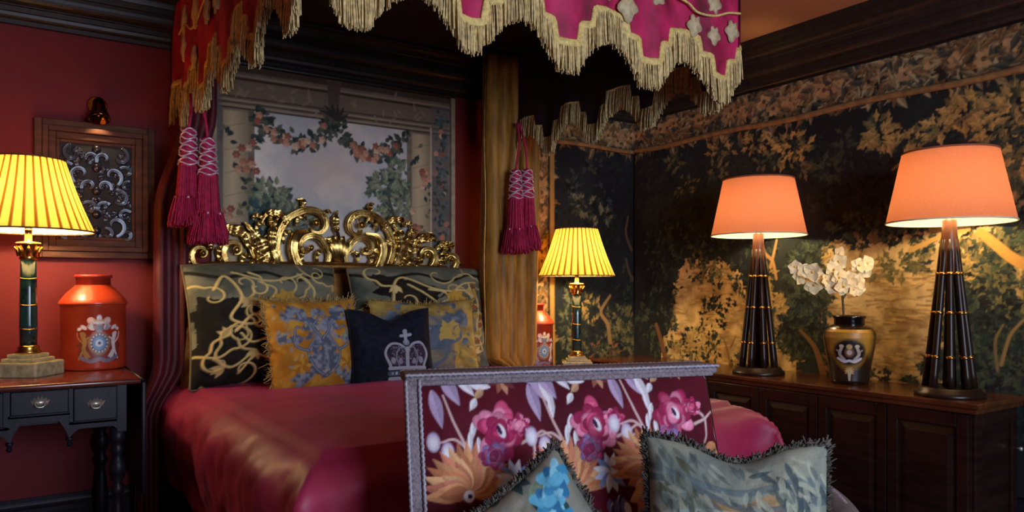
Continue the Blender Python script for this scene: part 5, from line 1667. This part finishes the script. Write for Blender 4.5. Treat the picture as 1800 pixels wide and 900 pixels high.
fl = thing('orchid_spray', (vx, vy, KT + .27), 'spray of white orchid blossoms standing in the gilded vase', 'flowers')
m_petal = M('white petals', L(242, 224, 176), rough=.6, var=.08, scale=30)
m_stem = M('green brown stem', L(78, 66, 36), rough=.6)
top_ = KT + .29
Rv = np.array([R_[0], R_[1], 0])
def fp(du, dz, dd=0.0):
    return np.array([vx, vy, top_]) + Rv * du + np.array([0, 0, dz]) - D_ * dd
obj('stem', tube(bez([fp(-.02, -.05), fp(-.03, .08), fp(-.035, .17), fp(-.02, .30)], 10), .005, 8), m_stem, fl)
obj('stem', tube(bez([fp(-.03, .10), fp(-.06, .18), fp(-.14, .235), fp(-.25, .25)], 10), .0035, 8), m_stem, fl)
obj('stem', tube(bez([fp(-.03, .10), fp(.01, .17), fp(.06, .24), fp(.10, .265)], 10), .0035, 8), m_stem, fl)
pa = np.linspace(0, 1, 7)
PV, PF = [], []
for i, tt in enumerate(pa):
    wd = .52 * math.sin(math.pi * min(1, .12 + tt * .86)) ** .7
    for c_ in (-1, -.5, 0, .5, 1):
        PV.append((tt, wd * c_, .10 * math.sin(tt * 2.6) + .10 * c_ * c_ - .12 * tt * tt))
for i in range(6):
    for j in range(4):
        PF.append((i * 5 + j, i * 5 + j + 1, (i + 1) * 5 + j + 1, (i + 1) * 5 + j))
pme = mesh_from('petal', PV, PF); pme.materials.append(m_petal)
hv, hf = ellipsoid((0, 0, .08), (.16, .16, .14), 8, 6)
hme = mesh_from('lip', hv, hf); hme.materials.append(M('yellow orchid lip', L(226, 176, 70), rough=.5))
fr_ = rng(17)
spots = [(-.24, .25, .01), (-.20, .232, .02), (-.215, .20, .0), (-.165, .225, .03), (-.13, .205, .0), (-.10, .185, .03), (-.145, .165, .0), (-.06, .235, .02), (-.045, .20, .04), (-.075, .155, .03), (-.03, .16, .05), (-.035, .275, .01), (-.03, .315, .0), (.01, .19, .03), (.045, .175, .02), (.02, .145, .04), (.055, .255, .02), (.095, .265, .01), (.085, .235, .0), (.06, .15, .0)]
for (du, dz, dd) in spots:
    du -= .02
    s_ = .037 * (.85 + .4 * fr_.rand())
    nrm = Vector(-D_ + Rv * fr_.uniform(-.5, .5) + np.array([0, 0, fr_.uniform(-.35, .35)])).normalized()
    q = nrm.to_track_quat('Z', 'Y').to_matrix()
    c0 = fp(du, dz, dd)
    f0 = link('flower', hme, None, fl)
    f0.matrix_parent_inverse = Matrix.Identity(4)
    loc = Vector(c0) - Vector(fl.location)
    spin = fr_.rand() * 6.28
    f0.matrix_basis = Matrix.Translation(loc) @ (q @ Matrix.Rotation(spin, 3, 'Z')).to_4x4() @ Matrix.Scale(s_, 4)
    for k in range(5):
        p_ = link('petal', pme, None, f0)
        p_.rotation_euler = (fr_.uniform(-.15, .15), fr_.uniform(-.25, .05), k * 1.2566 + fr_.uniform(-.1, .1))

# ------------------------------------------------------------------ carved picture with its brass light
pic = thing('carved_picture', (.318, YW - .02, 1.245), 'square dark carved scrollwork panel in a wide wooden frame on the red wall', 'carving')
m_frame = M('worn brown frame wood', L(84, 48, 28), rough=.6, spec=.25, var=.4, scale=9, stretch=(1, 1, 5))
m_carve = M('blackened carved wood', L(44, 38, 46), rough=.3, var=.5, scale=20, metal=.2, coat=.3)
m_dark = M('near black wood ground', L(20, 14, 14), rough=.7)
fx0, fx1, fz0, fz1 = .09, .545, 1.245, 1.825
obj('ground', box(fx0 + .05, fx1 - .05, YW - .02, YW - .004, fz0 + .05, fz1 - .05), m_dark, pic, smooth=False)


def rail(x0, x1, z0, z1, horiz):
    out = []
    steps = ((0, .030, .040), (.030, .055, .052), (.055, .085, .036), (.085, .098, .028))
    return steps


for side in range(4):
    steps = ((0, .028, .042), (.028, .050, .054), (.050, .078, .038), (.078, .092, .028))
    parts_ = []
    for a, b, d in steps:
        if side == 0: parts_.append(box(fx0 + a, fx0 + b, YW - d, YW - .004, fz0 + a, fz1 - a, .003))
        if side == 1: parts_.append(box(fx1 - b, fx1 - a, YW - d, YW - .004, fz0 + a, fz1 - a, .003))
        if side == 2: parts_.append(box(fx0 + b, fx1 - b, YW - d + .001, YW - .004, fz0 + a, fz0 + b, .003))
        if side == 3: parts_.append(box(fx0 + b, fx1 - b, YW - d + .001, YW - .004, fz1 - b, fz1 - a, .003))
    obj('frame_rail', join(*parts_), m_frame, pic, smooth=False)
r = rng(77)
cxm, czm = (fx0 + fx1) / 2, (fz0 + fz1) / 2
for s in (-1, 1):
    for j, (dx, dz, R, a0, tr) in enumerate(((.07, -.145, .052, -1.6, 5.2), (.085, -.03, .045, 2.0, -5.4), (.06, .07, .046, -1.2, 5.0), (.09, .155, .040, 1.4, -5.2), (.025, -.075, .034, .5, 5), (.025, .14, .03, -2.4, -5), (.11, -.10, .028, .4, 5.4), (.11, .09, .026, 2.6, -5.4), (.03, .02, .03, -.6, 5.2), (.12, .03, .022, 1.0, 5), (.04, -.18, .024, 2.0, -5), (.115, -.185, .022, -2, 5))):
        P = spiral(cxm + s * dx, czm + dz, R, .010, a0 if s > 0 else math.pi - a0, (a0 + tr) if s > 0 else math.pi - a0 - tr, 26)
        obj('scroll', ribbon(P, taper(26, .008, .012, .005), YW - .018, .018), m_carve, pic)
    for j in range(26):
        x, z = cxm + s * r.uniform(.01, .12), czm + r.uniform(-.19, .19); a = r.rand() * 6.28; l = r.uniform(.04, .06)
        P = bez([(x, z), (x + l * .5 * math.cos(a), z + l * .5 * math.sin(a)), (x + l * math.cos(a + .5), z + l * math.sin(a + .5))], 6)
        obj('leaf', ribbon(P, taper(13, .006, .014, .003), YW - .016, .016, lobes=3), m_carve, pic)
for z in (-.17, -.1, 0, .1, .18):
    obj('rosette', ellipsoid((cxm, YW - .022, czm + z), (.018, .014, .02), 10, 7), m_carve, pic)

sx_, sz_ = on_back(171, 186, YW - .01)
wl = thing('wall_spotlight', (sx_, YW, sz_), 'small brass wall spotlight above the carved picture', 'light')
V, F = lathe([(.040, 0), (.040, .008), (.034, .012), (.012, .014)], 28)
obj('wall_plate', (np.stack([V[:, 0] + sx_, YW - V[:, 2], V[:, 1] + sz_], 1), F), m_brass, wl)
obj('arm', tube(bez([(sx_, YW - .01, sz_), (sx_, YW - .05, sz_ + .012), (sx_, YW - .085, sz_ - .005)], 8), .008, 8), m_brass, wl)
m_brz = M('dark polished bronze', L(92, 54, 30), rough=.15, metal=1.0, var=.1)
V, F = lathe([(.014, .045), (.024, .030), (.027, 0), (.038, -.035), (.043, -.055), (.039, -.055), (.024, 0), (.012, .03)], 28, cap=False)
Rt = np.array(Matrix.Rotation(-.35, 3, 'X'))
obj('spot_head', (V @ Rt.T + np.array([sx_, YW - .085, sz_ - .025]), F), m_brz, wl)
ld = bpy.data.lights.new('spot_bulb', 'SPOT'); ld.energy = 1.4; ld.color = (1, .72, .40); ld.spot_size = 1.7; ld.spot_blend = .8; ld.shadow_soft_size = .012
lo = link('spot_bulb', ld, None, wl); lo.location = (sx_, YW - .092, sz_ - .075); lo.rotation_euler = (.35, 0, 0)
